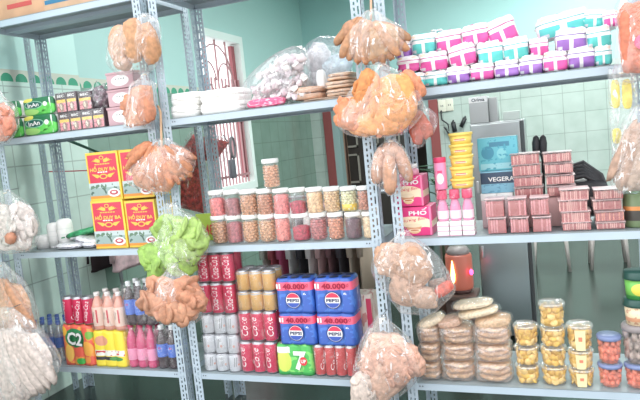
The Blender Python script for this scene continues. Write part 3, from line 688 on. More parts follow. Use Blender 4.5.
B1 = [(410, 425, 87.5, 72.5, 't', 'behind the orange cracker bag'), (424.5, 447, 87, 70.5, 't', 'first one clear of the orange cracker bag'), (447, 470, 85, 66, 'p', 'between teal and magenta packs'), (470, 494, 81.5, 63, 'm', 'between two purple packs'),
    (494.5, 519.5, 78, 59.5, 'p', 'just right of the leftmost magenta one'), (519.5, 543.5, 75, 55, 'p', 'just left of the second magenta one'), (543.5, 568.5, 72.5, 51, 'm', 'between two purple packs, toward the right edge'), (568.5, 595.5, 69.5, 46.5, 'p', 'beside the rightmost teal one'), (595.5, 613, 66.5, 45, 't', 'at the far right by the coral bag')]
for i, (a, c, vb, vt, k, s) in enumerate(B1): pad(a, c, vb, vt, .02, k, '%s and white pad pack, bottom row, %s' % (N[k], s), 0, i+1, Z2+.0005)
B2 = [(397, 419.5, 72.5, 56, 'm', 0, 'at its left end by the orange bag'), (419.5, 448, 71, 51.5, 'm', -.03, 'with a grey side, second from the left'), (451, 478, 66, 43, 'm', -.14, 'tilted up to the right'),
    (478, 504, 64, 41, 't', -.03, 'left one of the teal pair in the middle'), (504, 530, 60, 37.5, 't', -.05, 'right one of the teal pair in the middle'), (530, 549, 56, 38, 'm', 0, 'small, left of the grey ended purple pack'), (556, 587, 51, 28, 'p', .04, 'under the big teal bag'), (587, 613, 47.5, 26, 't', -.03, 'rightmost, by the coral bag')]
for i, (a, c, vb, vt, k, g, s) in enumerate(B2): pad(a, c, vb, vt, .03, k, '%s and white pad pack, second row, %s' % (N[k], s), g, i+21)
B3 = [(394, 411, 58, 40, 'p', 0, 'partly behind the brown cracker bag'), (411, 436, 54, 33.5, 't', 0, 'the teal one'), (436, 462.5, 51.5, 30, 'm', -.04, 'leftmost magenta'), (462.5, 489.5, 45, 24, 'm', -.06, 'middle magenta'), (491, 520, 42, 17, 'm', -.3, 'tilted magenta at the right')]
for i, (a, c, vb, vt, k, g, s) in enumerate(B3): pad(a, c, vb, vt, .05, k, '%s and white pad pack atop the left pile, %s' % (N[k], s), g, i+41)
pad(583, 606, 28, 9.5, .10, 't', 'greyish white pad pack at the back top of the right pile', .1, 51)
pad(604, 620, 27, 10, .06, 'm', 'magenta and white pad pack on top of the right pile by the coral bag', 0, 52)
pad(539, 592, 35, 12, .10, 't', 'large teal and white pad pack lying slanted on top of the right pile', -.13, 53)
pad(430, 442, 34, 29, .16, 't', 'dark topped flat pad pack behind the top of the left pile', 0, 54)
t = slab('pad_pack', 'grey wrapped end of a pad pack left of the upper purple one', 'pad pack', 548, 559, 52, 31, Z2+.17, .04, .13, mat((205, 200, 206), .45, vary=.1, scale=25), None, 'soft packs of pads', soft=4, seed=3)
t.location.z = at(553, 52, .04).z

# --- shelf 3, left bay
def white_roll(u, v, ru, rv, ang, label, seed):
    p = at(u, v, .14); s = .0057; t = thing('white_foam_cup_stack', label, 'foam cups', (p.x, .14, Z3), group='white foam cups on the left shelf')
    h = p.z-Z3+rv*s
    b = MB(); b.lathe([(ru*s*.92, 0), (ru*s, h*.5), (ru*s*.98, h*.8), (ru*s*.9, h*.93), (ru*s*.6, h*.985), (.001, h)], mat((244, 242, 240), .5, bump=.15, bscale=25), n=28); b.build('cup', t)
    b = MB()
    for k in range(3): b.lathe([(ru*s*1.005, h*(.25+.2*k)), (ru*s*1.03, h*(.26+.2*k)), (ru*s*1.005, h*(.28+.2*k))], mat((232, 232, 230), .5), n=28, cap0=False, cap1=False)
    b.build('rim', t); t.rotation_euler = (0, ang, 0)
white_roll(45, 243, 9, 9, 0, 'wide white foam cup stack at the front left, beside the white cracker bag', 1)
white_roll(54, 231, 7, 9, 0, 'middle white foam cup stack behind the silver packets', 2)
white_roll(65, 229, 8, 11, 0, 'tallest white foam cup stack, left of the green packet', 3)
SV = layered((226, 226, 230), (('r', 0, 1, .3, .45, (80, 75, 95)), ('s', 6, .62, (190, 190, 200))), .3, metal=.2)
def sachet(u0, u1, v0, v1, Y, th, m, label, name, word=None, lie=False):
    a = at(u0, v0, Y); c = at(u1, v1, Y); mid = (a+c)/2; L = (c-a).length; ang = -math.atan2(c.z-a.z, c.x-a.x)
    if lie: ang = 0; mid.z = Z3+th/2+.001
    t = thing(name, label, 'packet', (mid.x, Y+.07, mid.z-th/2), (0, ang, 0), 'flat packets beside the red cartons')
    b = MB(); b.pillow(L, .14, th, m, p=3, amp=.05, seed=u0); b.build('pack', t)
    MB().box(-L/2-.012, -L/2+.004, -.06, .06, th*.42, th*.58, m).build('crimp', t); MB().box(L/2-.004, L/2+.012, -.06, .06, th*.42, th*.58, m).build('crimp', t)
sachet(52, 77, 249.5, 245, .02, .035, SV, 'silver packet with a dark stripe lying at the front beside the white cups', 'silver_packet', lie=True)
sachet(79, 95, 248, 248, .03, .04, SV, 'silver packet lying flat against the red cartons', 'silver_packet', lie=True)
sachet(70, 98, 239, 244, .05, .045, SV, 'silver packet leaning on top of the two flat silver ones', 'silver_packet')
sachet(62, 94, 238, 229, .08, .04, mat((40, 140, 85), .35, vary=.3, scale=30), 'green packet with pale lettering lying slanted on the silver packets', 'green_packet')
# --- the four red and yellow cartons
GOLD = mat((240, 190, 70), .4)
HD = layered((238, 192, 60), (('r', .05, .95, .37, .955, (206, 40, 66)), ('r', .0, .95, .10, .37, (150, 172, 168)), ('s', 7, .56, (70, 95, 85), .0, .95, .12, .36), ('r', .0, .95, .27, .37, (190, 205, 205)), ('s', 9, .58, (90, 120, 95), .0, .95, .24, .34),
    ('r', .0, .95, .045, .10, (225, 140, 50)), ('r', .97, 1, 0, 1, (240, 215, 70))), .4)
def duy(u0, u1, vb, vt, z, label):
    def deco(t, w, h, y):
        b = MB(); b.text('HỒ DUY BA', w*.80, h*.115, GOLD, (0, h*.665), y-.001, bold=.035); [b.box(w*x-w*.03, w*x+w*.03, y-.001, y, h*zq, h*(zq+.022), q) for zq, q, xs in ((.745, GOLD, (-.2, -.12, -.04, .04, .12, .2)), (.578, WHITE, (-.14, -.06, .02, .10))) for x in xs]; b.build('lettering', t)
        b = MB(); b.disc(0, h*.89, w*.07, h*.04, y-.001, GOLD); b.disc(0, h*.89, w*.045, h*.025, y-.0018, RED)
        for s in (-1, 1):
            for k in range(4): b.poly([(s*w*.05, h*(.815+.01*k)), (s*w*(.34-.05*k), h*(.845+.02*k-.02)), (s*w*(.30-.05*k), h*(.83-.012*k)), (s*w*.06, h*.79)], y-.001-.0002*k, GOLD)
            for k in range(3): b.poly([(s*w*.10, h*(.50)), (s*w*(.20+.06*k), h*(.47+.03*k)), (s*w*(.26+.05*k), h*(.49+.035*k)), (s*w*.16, h*.54)], y-.001-.0002*k, GOLD)
        b.disc(0, h*.50, w*.12, h*.055, y-.0018, GOLD); b.disc(0, h*.50, w*.085, h*.035, y-.0024, RED); b.build('emblem', t)
        b = MB(); b.disc(w*.26, h*.15, w*.19, h*.085, y-.0012, WHITE); b.disc(w*.26, h*.155, w*.13, h*.052, y-.0018, mat((180, 60, 70), .5)); b.disc(w*.26, h*.16, w*.07, h*.022, y-.0024, WHITE); b.build('seal_print', t)
        b = MB(); b.box(-w/2, w/2, y, -y, h-.0005, h+.0015, mat((235, 200, 70), .5)); b.build('lid_flap', t)
    slab('cake_carton', label, 'carton', u0, u1, vb, vt, z, .02, .2, HD, deco, 'red and yellow cake cartons', bev=.0025)
q1 = zz(110, 200, .02); q2 = zz(142, 200, .02)
duy(96.5, 128.5, 249, 200, Z3, 'red and yellow cake carton on the shelf, lower left of four')
duy(130, 160, 249, 200, Z3, 'red and yellow cake carton on the shelf, lower right of four')
duy(91, 123, 200, 151.5, q1, 'red and yellow cake carton, upper left of four')
duy(124.5, 155, 200, 148.5, q1, 'red and yellow cake carton, upper right of four, behind the orange strip bag')

# --- shelf 3, middle bay: snack jars
LID = mat((244, 244, 242), .4)
def jar(u0, u1, vb, vt, z, c, fill, label, Y=.02, two=None):
    x0, x1 = span(u0, u1, vb, Y); r = (x1-x0)/2*.98; h = zz((u0+u1)/2, vt, Y)-z
    t = thing('snack_jar', label, 'jar', ((x0+x1)/2, Y+r, z), group='snack jars with white lids')
    hb = h*.86
    MB().lathe([(r*.9, 0), (r*.98, h*.03), (r*.98, hb*.9), (r*.9, hb)], CLEAR, n=28).build('jar_body', t)
    top = hb*fill; f = food(c, .22, 90, .8); jt = lambda p: .004*noise.noise(p*160+Vector((x0*99, 0, 0)))
    pr = [(r*.84, .004)]+[(r*.93, .008+(top-.012)*k/12) for k in range(13)]+[(r*.5, top+.003), (.001, top+.004)]
    b = MB()
    if 'nut' in label or 'chip' in label or 'crisps' in label:
        for k in range(7 if fill > .7 else 5):
            for a in range(9):
                an = a*2*pi/9+k*.35; q = Vector((r*.76*math.cos(an), r*.76*math.sin(an), top*(.13+.82*k/(6 if fill > .7 else 4))))
                b.blob(q, (r*.26, r*.2, r*.2), f, .2, 2.5, Matrix.Rotation(R.uniform(0, 3), 3, (R.random(), 1, R.random())), 1, k*9+a)
        b.lathe([(r*.74, .004), (r*.74, top)], f, n=16)
    else: b.lathe(pr, f, n=28, jit=jt)
    b.build('filling', t)
    if two: MB().lathe([(r*.9, top*.0+.004+top*.02), (r*.94, top*.05), (r*.94, top*.38), (r*.6, top*.4)], mat(two, .3), n=24).build('bottom_filling', t)
    b = MB(); b.lathe([(r*.97, hb-.002), (r*1.02, hb+.001), (r*1.02, h*.965), (r*.98, h), (.001, h)], LID, n=28)
    b.build('lid', t)
JB = [(210, 224.8, (212, 158, 122), .86, 'jar of tan peanuts at the left end of the lower row'), (225, 240, (170, 88, 96), .85, 'jar of mauve dried fruit, lower row, second from the left'), (241, 256.3, (214, 160, 120), .86, 'jar of tan peanuts, lower row, third from the left'), (257.5, 273.5, (214, 166, 128), .88, 'jar of pale tan nuts, lower row, beside the salmon powder jar'),
    (274.5, 288.8, (226, 126, 116), .95, 'jar of salmon pink powder snack in the lower row'), (290.5, 308.5, (176, 44, 66), .60, 'half filled jar of dark red jam, lower row'), (309, 325.5, (190, 106, 106), .86, 'jar of rosy brown chips, lower row, right of the red jam'), (327, 343, (214, 142, 110), .88, 'jar of orange tan nuts, lower row, left of the dark purple jar'),
    (344.5, 361, (84, 46, 60), .86, 'jar of dark purple jelly, lower row'), (362, 377, (222, 190, 150), .92, 'jar of pale beige grains, lower row, half behind the right post')]
for u0, u1, c, f, l in JB: jar(u0, u1, 244.3-(u0-210)*.021, 216.2-(u0-210)*.0275, Z3+.0005, c, f, l)
zj = [zz(217, 217, .02), zz(355, 212.5, .02)]; zt = (zj[0]+zj[1])/2-.003
JT = [(207.5, 222, (222, 112, 112), .82, 'jar of coral red dried fruit at the left end of the upper row'), (222.8, 237.4, (158, 92, 98), .78, 'jar of mauve shreds, upper row, second from the left'), (238, 254.8, (208, 150, 112), .90, 'jar of tan nuts, upper row, left of the brown nuts'), (255.5, 271, (198, 134, 102), .90, 'jar of brown nuts under the single top jar'),
    (272, 287.3, (226, 122, 120), .88, 'jar of bright pink powder snack in the upper row'), (288.5, 304, (176, 48, 70), .55, 'half filled jar of dark red jam, upper row'), (305, 321.5, (230, 182, 138), .95, 'jar of light tan floss, upper row, right of the red jam'), (322.3, 338.8, (232, 186, 140), .95, 'jar of light tan floss, upper row, left of the pale yellow chips'),
    (339.6, 356, (238, 226, 178), .92, 'jar of pale yellow chips with yellow bottom, upper row'), (356.8, 371, (198, 130, 104), .92, 'jar of reddish tan chips, upper row, by the right post')]
for i, (u0, u1, c, f, l) in enumerate(JT): jar(u0, u1, 217.3-(u0-208)*.03, 190.8-(u0-208)*.03, zt, c, f, l, two=(236, 200, 60) if i == 8 else None)
jar(261.3, 277, 187.5, 159, zz(265, 188.5, .02), (214, 158, 124), .88, 'single jar of tan nuts standing on top of the two rows')
def deco48(t, w, h, y): b = MB(); b.text('48', w*.42, h*.4, mat((215, 70, 60), .5), (w*.12, h*.4), y-.001, bold=.02); b.build('lettering', t)
slab('green_price_card', 'yellow green card with red 48 behind the left jars', 'card', 199, 219, 245, 213.5, Z3, .16, .012, mat((176, 206, 70), .5), deco48, bev=.001)
# --- shelf 3, right bay
PINK = (226, 48, 120); CREAM = (250, 226, 190)
PH = layered(PINK, (('e', .42, .38, .62, .30, CREAM), ('e', .10, .14, .35, .2, PINK), ('e', .8, .08, .3, .22, PINK), ('e', .48, .30, .22, .13, (214, 150, 110)), ('e', .48, .36, .24, .07, (240, 215, 180)), ('r', .94, 1, 0, 1, (240, 120, 165))), .4)
def pho(u0, u1, vb, vt, z, label):
    def deco(t, w, h, y):
        b = MB(); b.text('PHO', w*.52, h*.15, WHITE, (w*.12, h*.79), y-.001, bold=.03); b.poly([(w*.22, h*.885), (w*.29, h*.925), (w*.36, h*.885), (w*.29, h*.90)], y-.001, WHITE); b.poly([(w*.31, h*.93), (w*.37, h*.98), (w*.40, h*.96), (w*.33, h*.92)], y-.001, WHITE); b.text('Hương Bình', w*.74, h*.13, mat((214, 60, 80), .5), (0, h*.55), y-.001, shear=.25, ang=.1); b.build('lettering', t)
        b = MB(); b.disc(0, h*.2, w*.17, h*.12, y-.001, mat((236, 190, 140), .5), pi, 2*pi); b.disc(0, h*.2, w*.18, h*.045, y-.0016, mat((250, 235, 205), .5)); b.disc(0, h*.2, w*.13, h*.028, y-.0022, mat((200, 120, 80), .5)); b.build('bowl_print', t)
    slab('noodle_carton', label, 'carton', u0, u1, vb, vt, z, .055, .15, PH, deco, 'pink noodle cartons', bev=.003)
zp = zz(412, 207, .03)
pho(398.5, 433, 238, 207, Z3, 'pink and cream noodle carton on the shelf, the lower one')
pho(394.5, 424, 207, 176, zp, 'pink and cream noodle carton, the upper one on top of the other')
p = at(414, 176, .09); t = thing('white_cap_bottle', 'small bottle with white cap standing on top of the noodle cartons', 'bottle', (p.x, .10, zz(412, 176, .03)))
MB().lathe([(.02, 0), (.022, .002), (.022, .022), (.014, .03)], mat((228, 160, 180), .4)).build('body', t); MB().lathe([(.016, .03), (.016, .05), (.001, .051)], WHITE).build('cap', t)
# pink drink bottles on small white cartons
x0, x1 = span(437.5, 475.5, 237, .02); w = (x1-x0)/3; zh = zz(456, 221.5, .02)-Z3
for k in range(3):
    for i in range(3):
        t = thing('white_carton', 'small white carton in the block under the pink bottles, %s row, %s' % (('bottom', 'middle', 'top')[k], ('left', 'centre', 'right')[i]), 'carton', (x0+w*(i+.5), .06, Z3+zh/3*k), group='small white cartons')
        MB().box(-w*.46, w*.46, -.04, .04, 0, zh/3*.97, WHITE, .003).build('carton', t); MB().box(-w*.47, w*.47, -.0415, .0415, 0, zh/3*.2, mat((222, 170, 190), .5), .001).build('base_band', t)
zq = Z3+zh; hb = zz(456, 190, .02)-zq
PB_ = mat((240, 150, 190), .2, trans=.15); PC_ = mat((214, 40, 90), .4)
bm_ = MB().lathe([(w*.40, 0), (w*.45, .006), (w*.45, hb*.42), (w*.30, hb*.62), (w*.27, hb*.72)], PB_, n=20).mesh('bottle')
cm_ = MB().lathe([(w*.40, hb*.70), (w*.42, hb*.73), (w*.42, hb*.97), (w*.38, hb), (.001, hb)], PC_, n=20).mesh('cap')
lm_ = MB().lathe([(w*.455, hb*.08), (w*.458, hb*.1), (w*.458, hb*.32), (w*.455, hb*.34)], mat((250, 215, 228), .4), n=20, cap0=False, cap1=False).mesh('label')
t = thing('pink_drink_pack', 'film wrapped pack of pink bottles with crimson caps on the small white cartons', 'drink pack', (x0+w*1.5, .06, zq))
for i in range(3):
    for j in range(1): o = put('bottle', bm_, t, (w*(i-1), 0, 0)); put('cap', cm_, o); put('label', lm_, o)
MB().box(-w*1.48, w*1.48, -w*.5, w*.5, .001, hb*1.02, WRAP, .008).build('shrink_wrap', t)
# yellow tubs
YT = layered((240, 206, 92), (('r', .28, .72, .35, .62, (226, 90, 90)), ('r', .22, .78, .42, .50, (240, 236, 200))), .4)
yz = [190, 178.5, 166.5, 155, 144, 132.5]; zb0 = Z3+zh+hb+.004
zl = [zb0]+[zz(460, v, .05) for v in yz[1:]]
for k in range(5):
    ub = (449, 448.5, 448, 447.5, 447)[k]; x0_, x1_ = span(ub, ub+25, yz[k], .03); r = (x1_-x0_)/2; h = zl[k+1]-zl[k]
    t = thing('yellow_tub', 'yellow snack tub with red lettering, %s of the stack of five' % ('bottom', 'second from the bottom', 'middle', 'second from the top', 'topmost')[k], 'tub', ((x0_+x1_)/2, .03+r, zl[k]), group='yellow tubs')
    MB().lathe([(r*.84, 0), (r*.93, h*.76)], YT, n=32).build('body', t)
    MB().lathe([(r*.96, h*.74), (r, h*.76), (r, h*.93), (r*.96, h*.99), (.001, h*.99)], mat((244, 210, 100), .35), n=32).build('lid', t)
    b = MB(); b.text('YENLY', r*1.1, h*.22, mat((205, 50, 60), .5), (0, h*.42), 0, R_=r*.905)
    b.bm.free() if True else None
p0_, p1_ = span(435.5, 446.5, 191, .03); r = (p1_-p0_)/2*1.1; h = zz(441, 157.5, .03)-zb0
t = thing('pink_canister', 'tall pink canister with crimson lid left of the yellow tubs', 'canister', ((p0_+p1_)/2, .03+r, zb0))
MB().lathe([(r*.95, 0), (r, .004), (r, h*.84), (r*.95, h*.85)], layered((236, 130, 170), (('e', .5, .4, .3, .2, (250, 225, 225)), ('r', .3, .7, .6, .7, (215, 50, 100))), .35), n=24).build('body', t)
MB().lathe([(r*1.02, h*.84), (r*1.04, h*.86), (r*1.04, h*.98), (r, h), (.001, h)], PC_, n=24).build('lid', t)
# pink wafer trays
WF = mat((230, 176, 168), .3, vary=.06, scale=70); WF2 = mat((234, 158, 138), .4, vary=.12, scale=70); WF3 = mat((216, 142, 146), .3, vary=.08, scale=60)
TR = film(body=.12, edge=.45, bump=.3, bscale=60, gloss=.75)
def tray_(u0, u1, vb, vt, z, Y, d, m, n, label):
    x0, x1 = span(u0, u1, vb, Y); w = (x1-x0)*.97; h = zz((u0+u1)/2, vt, Y)-z
    t = thing('wafer_tray', label, 'wafer tray', ((x0+x1)/2, Y+d/2, z), group='clear trays of pink wafers')
    b = MB()
    for k in range(n):
        x = -w*.46+w*.92*(k+.5)/n; b.box(x-w*.36/n, x+w*.36/n, -d*.46+R.uniform(0, .004), d*.46, .004, h*.86+R.uniform(-.003, .002), m, .0025)
    b.box(-w*.45, w*.45, -d*.44, d*.44, .003, h*.82, mat((178, 98, 98), .4)); b.build('wafers', t)
    b = MB(); s = [(.92, 0), (.98, .7), (1, .86), (1.03, .88), (1.03, .93), (.98, .97)]
    rr = [[Vector((w/2*q*math.copysign(abs(math.cos(a))**.25, math.cos(a)), d/2*q*math.copysign(abs(math.sin(a))**.25, math.sin(a)), h*zq_)) for a in [2*pi*(i+.5)/44 for i in range(44)]] for q, zq_ in s]
    b.grid(rr, TR); b.build('tray', t)
    MB().box(-w*.49, w*.49, -d*.49, d*.49, h*.94, h*.985, mat((236, 205, 205), .3), .002).build('lid', t)
    return t
C3 = ('left', 'middle', 'right'); RW = ('bottom', 'second', 'third', 'top')
zr = [Z3, zz(520, 216.5, .02)]
for k in range(2):
    for i in range(3):
        a = (487.5, 510, 532.5)[i]+(-2.5*k); tray_(a, a+20.5, (236.5-.7*i, 217.3-.5*i)[k], (217.5-.5*i, 198.7-.9*i)[k], zr[k], .02, .10, WF3, 7, 'short tray of pink wafers in the block of six, %s column, %s' % (C3[i], ('lower', 'upper')[k]))
gz = [Z3]+[zz(595, v, .025) for v in (222.5, 211, 200.3)]
for k in range(4):
    vb = (233.5, 222.5, 211, 200.3)[k]
    for i in range(2):
        a = ((561.5, 595.5), (560.5, 594.5), (557.5, 592), (559, 593.5))[k][i]; tray_(a, a+32, vb+(-.4 if i else .6), vb-11.4, gz[k], .025, .12, WF2 if (k == 1 and i) else WF, 15, 'tray of pink wafers in the right block of eight, %s column, %s row' % (('left', 'right')[i], RW[k]))
YB = .20; tz = Z3
wx = []
h0 = zz(495, 193.5, YB)-Z3
for i, (a, c) in enumerate(((481, 496.5), (497.5, 513))):
    x0, x1 = span(a, c, 199, YB); t = thing('white_carton', 'white topped carton behind the short wafer trays, %s one under the teal boxes' % ('left', 'right')[i], 'carton', ((x0+x1)/2, YB+.07, Z3), group='white cartons behind the wafer trays')
    w = x1-x0; MB().box(-w/2, w/2, -.07, .07, 0, h0*.8, mat((225, 196, 198), .5), .003).build('carton', t); MB().box(-w/2-.001, w/2+.001, -.071, .071, h0*.8, h0, WHITE, .002).build('lid', t)
# back block of eight trays, standing on a hidden carton
yb = .15; z0 = zz(545, 197.5, yb); x0, x1 = span(515, 577, 198, yb)
t = thing('pink_carton', 'pale pink carton behind the short wafer trays carrying the upper wafer block', 'carton', ((x0+x1)/2, yb+.06, Z3)); MB().box(-(x1-x0)/2, (x1-x0)/2, -.045, .055, 0, z0-Z3, mat((226, 180, 178), .5), .003).build('carton', t)
bz = [z0]+[zz(540, v, yb) for v in (186, 175, 163.7, 151.5)]
for k in range(4):
    for i in range(2):
        a = (513.5, 546)[i]-(0, 1, 2.5, 4)[k]; vb = (198.5, 187.5, 175.5, 164.5)[k]-(1.2 if i else 0); tray_(a, a+31.5, vb, vb-11.5, bz[k], yb, .12, WF, 15, 'tray of pink wafers in the tall leaning block at the back, %s column, %s row' % (('left', 'right')[i], RW[k]))
# teal boxes behind the trays
CY = layered((96, 186, 204), (('e', .25, .55, .16, .2, (60, 140, 170)), ('e', .6, .5, .12, .16, (130, 205, 215)), ('r', .05, .95, .05, .22, (150, 210, 222)), ('r', .3, .8, .72, .86, (60, 130, 160)), ('s', 8, .62, (70, 160, 185))), .35)
VG = layered((130, 190, 215), (('r', 0, 1, .42, .93, (44, 66, 92)), ('s', 7, .6, (100, 160, 190), 0, 1, 0, .4)), .35)
def vdeco(t, w, h, y): b = MB(); b.text('VEGERAU', w*.80, h*.20, WHITE, (w*.10, h*.62), y-.001, bold=.02); b.build('lettering', t)
z5 = Z3+h0+.001
slab('seaweed_carton', 'teal and navy carton lettered in white, standing on the white topped cartons', 'carton', 481.5, 520, 193, 170.5, z5, YB+.01, .11, VG, vdeco, 'teal cartons')
slab('seaweed_carton', 'pale teal patterned carton on top of the navy lettered carton', 'carton', 479, 519, 170.5, 137, zz(500, 170.5, YB+.01)+.001, YB+.01, .11, CY, None, 'teal cartons')
# dark bottles / bag behind
for i, (u, v0, v1) in enumerate(((532.5, 154, 135.5), (539.5, 154, 135))):
    p = at(u, v0, .34); h = at(u, v1, .34).z-Z3-.3
    t = thing('black_umbrella_handle', 'black rod standing behind the tall wafer block, %s of the pair' % ('left', 'right')[i], 'rod', (p.x, .34, Z3), (0, .05, 0), 'black rods behind the wafers')
    MB().lathe([(.008, 0), (.008, p.z-Z3-.03), (.016, p.z-Z3), (.018, p.z-Z3+.05), (.013, at(u, v1, .34).z-Z3-.01), (.004, at(u, v1, .34).z-Z3)], BLACK, n=14).build('rod', t)
p = at(590, 200, .30); t = thing('black_bag', 'dark folded bag lying behind the right wafer block', 'bag', (p.x-.02, .30, Z3))
for k in range(5): MB().tube([(-.13+.02*k, 0, .0+.12), (-.10, .01*k-.02, .19+.012*k), (0, .01*k-.02, .205+.014*k), (.07, 0, .16+.01*k), (.11, 0, .06)], .012, BLACK, 8).build('fold', t)
MB().blob((0, 0, .10), (.10, .045, .085), BLACK, .1, 2, None, 3, 3, 3).build('body', t)
# jar with dark label at the right edge
p = at(634, 232, .05); t = thing('spice_jar', 'small jar with dark label and orange top at the right edge beside the wafers', 'jar', (p.x+.02, .10, Z3))
MB().lathe([(.05, 0), (.052, .004), (.052, .13), (.045, .14)], layered((110, 130, 90), (('r', 0, 1, .2, .5, (60, 55, 50)), ('r', 0, 1, .5, .62, (225, 140, 70))), .3), n=24).build('body', t); MB().lathe([(.046, .14), (.046, .165), (.001, .167)], mat((90, 140, 90), .4), n=24).build('lid', t)

# ------------------------------------------------------------------ shelf 4: packs of cans and bottles
RIM = mat((172, 172, 178), .3, .7)
def can_mesh(r, h, c, deco=None, metal=.35):
    b = MB(); m = mat(c, .28, metal*.5)
    b.lathe([(r*.86, .0), (r*.92, h*.015), (r, h*.05), (r, h*.92)], m, n=24, cap1=False); b.lathe([(r, h*.92), (r*.86, h*.975), (r*.86, h), (r*.80, h), (r*.78, h*.985), (.001, h*.985)], RIM, n=24, cap0=False)
    b.lathe([(r*1.003, h*.045), (r*1.003, h*.05), (r*.94, h*.0), (r*.9, h*.0)], RIM, n=24, cap0=False, cap1=False)
    if deco: deco(b, r, h)
    return b.mesh('can')
def can_pack(u0, u1, vb, vt, z, nx, ny, c, deco, label, group, Y=.02, metal=.35, wrap=True, extra=None, h=None, kind='can pack'):
    x0, x1 = span(u0, u1, vb, Y); r = (x1-x0)/nx/2; h = h or zz((u0+u1)/2, vt, Y)-z
    t = thing('can_pack', label, kind, ((x0+x1)/2, Y+r*ny, z), group=group)
    me = can_mesh(r*.985, h, c, deco, metal)
    for j in range(ny):
        for i in range(nx): put('can', me, t, ((i-(nx-1)/2)*2*r, (j-(ny-1)/2)*2*r, 0), (0, 0, R.uniform(-.5, .5) if deco else 0))
    if wrap:
        MB().box(-nx*r-.001, nx*r+.001, -ny*r-.001, ny*r+.001, .001, h+.001, WRAP, r*.55, seg=3).build('shrink_wrap', t)
    if extra: extra(t, nx*2*r, h, -ny*r)
    return t, h
SC = mat((250, 245, 245), .4)
def coke(b, r, h):
    b.text('Coca-Cola', h*.72, r*1.15, SC, (0, h*.5), 0, R_=r*1.004, shear=.3, ang=pi/2)
    b.text('Coca-Cola', h*.72, r*1.15, SC, (r*3.1, h*.5), 0, R_=r*1.004, shear=.3, ang=pi/2)
def coke2(b, r, h):
    for o_ in (0, 2.1, 4.2): b.text('Coke', h*.62, r*1.05, SC, (r*o_, h*.5), 0, R_=r*1.004, shear=.3, ang=pi/2)
def plain(b, r, h):
    k = mat((92, 92, 100), .4); o_ = mat((226, 130, 90), .4)
    for q in (0, 2.1, 4.2): b.text('//', r*.5, h*.5, k, (r*q, h*.55), 0, R_=r*1.004); b.text('•', r*.3, h*.12, o_, (r*(q+.5), h*.4), 0, R_=r*1.004)
def gold(b, r, h):
    k = mat((250, 235, 200), .4); b.text('•', r*1.0, h*.38, k, (0, h*.5), 0, R_=r*1.004)
    b.lathe([(r*1.004, h*.82), (r*1.006, h*.83), (r*1.006, h*.88), (r*1.004, h*.89)], SILVER, n=24, cap0=False, cap1=False)
zs = [Z4, zz(220, 354, .02), zz(218, 334.5, .02), zz(216, 314.5, .02), zz(216, 283, .02), zz(214, 252.5, .02)]
W3 = ('bottom', 'middle', 'top')
for k in range(3):
    u0, u1 = ((203.5, 240), (202, 238.5), (200.5, 237))[k]
    can_pack(u0, u1, (373.5, 354, 334.5)[k], 0, zs[k], 3, 2, (222, 224, 230), plain, 'layer of silver white cans, %s of the three silver layers' % W3[k], 'packs of silver cans', h=(zs[k+1]-zs[k]-.0015), metal=.45)
COKE = (214, 40, 82)
for k in range(2):
    u0, u1 = ((198.5, 235), (196, 233))[k]
    can_pack(u0, u1, (314, 283)[k], 0, zs[3+k], 3, 2, COKE, coke, 'wrapped pack of tall red cola cans on the silver cans, %s one' % ('lower', 'upper')[k], 'packs of red cola cans', h=zs[4+k]-zs[3+k]-.0015)
zg_ = [Z4, zz(258, 342, .02), zz(257, 311.5, .02), zz(256, 291.5, .02), zz(256, 270.5, .02)]
for k in range(2):
    u0, u1 = ((240.8, 277.5), (238.8, 276))[k]
    can_pack(u0, u1, (375, 342)[k], 0, zg_[k], 3, 2, COKE, coke2, 'wrapped pack of red cola cans under the gold cans, %s one' % ('lower', 'upper')[k], 'packs of red cola cans', h=zg_[k+1]-zg_[k]-.0015)
for k in range(2):
    u0, u1 = ((236.8, 275), (235.5, 274))[k]
    can_pack(u0, u1, (311.5, 291.5)[k], 0, zg_[2+k], 3, 2, (226, 174, 100), gold, 'layer of gold cans with silver tops, %s one' % ('lower', 'upper')[k], 'packs of gold cans', h=zg_[3+k]-zg_[2+k]-.0015, metal=.5)
# printed multi packs: a film sleeve following the lobes of the cans or bottles
def lobed(w, d, h, nx, m, sh=(1, 1, .97, .90), zs_=(0, .06, .93, 1), dip=.30):
    r = w/nx/2; pts = []
    def lobe(x):
        dx = (x+w/2) % (2*r)-r; return r*(1-dip)+math.sqrt(max(r*r-dx*dx, 0))*dip
    M_ = nx*10
    for i in range(M_+1):
        x = -w/2+w*i/M_; e = min(1, (min(x+w/2, w/2-x))/(r*.5)); pts.append((x*.995, -(d/2-r)-lobe(x)*(.55+.45*math.sqrt(max(e, 0)))))
    ring = pts+[(-x, -y) for x, y in pts]
    b = MB(); b.grid([[Vector((x*s, y*s, h*zq)) for x, y in ring] for s, zq in zip(sh, zs_)], m); return b
def multi(u0, u1, vb, vt, z, nx, m, deco, label, group, h=None, Y=.02, inner=(205, 205, 208), name='drink_multipack', cat='drink pack', inner_kind='can'):
    x0, x1 = span(u0, u1, vb, Y); w = x1-x0; d = w/nx*2; h = h or zz((u0+u1)/2, vt, Y)-z
    t = thing(name, label, cat, ((x0+x1)/2, Y+d/2, z), group=group)
    lobed(w, d, h*.99, nx, m).build('printed_sleeve', t)
    if inner:
        r = w/nx/2; me = MB().lathe([(r*.7, h*.90), (r*.72, h*.985), (r*.66, h), (.001, h*.995)], mat(inner, .3, .6), n=20).mesh('can_top')
        for i in range(nx):
            for j in range(2): put(inner_kind+'_top', me, t, ((i-(nx-1)/2)*2*r*.93, (j-.5)*2*r*.9, 0))
    if deco: deco(t, w, h, -d/2)
    return t
PBL = layered((44, 84, 176), (('r', 0, 1, .66, .90, (238, 84, 116)), ('s', 5, .60, (60, 110, 200), 0, 1, 0, .66)), .3, coat=.3)
PIN = (30, 45, 90)
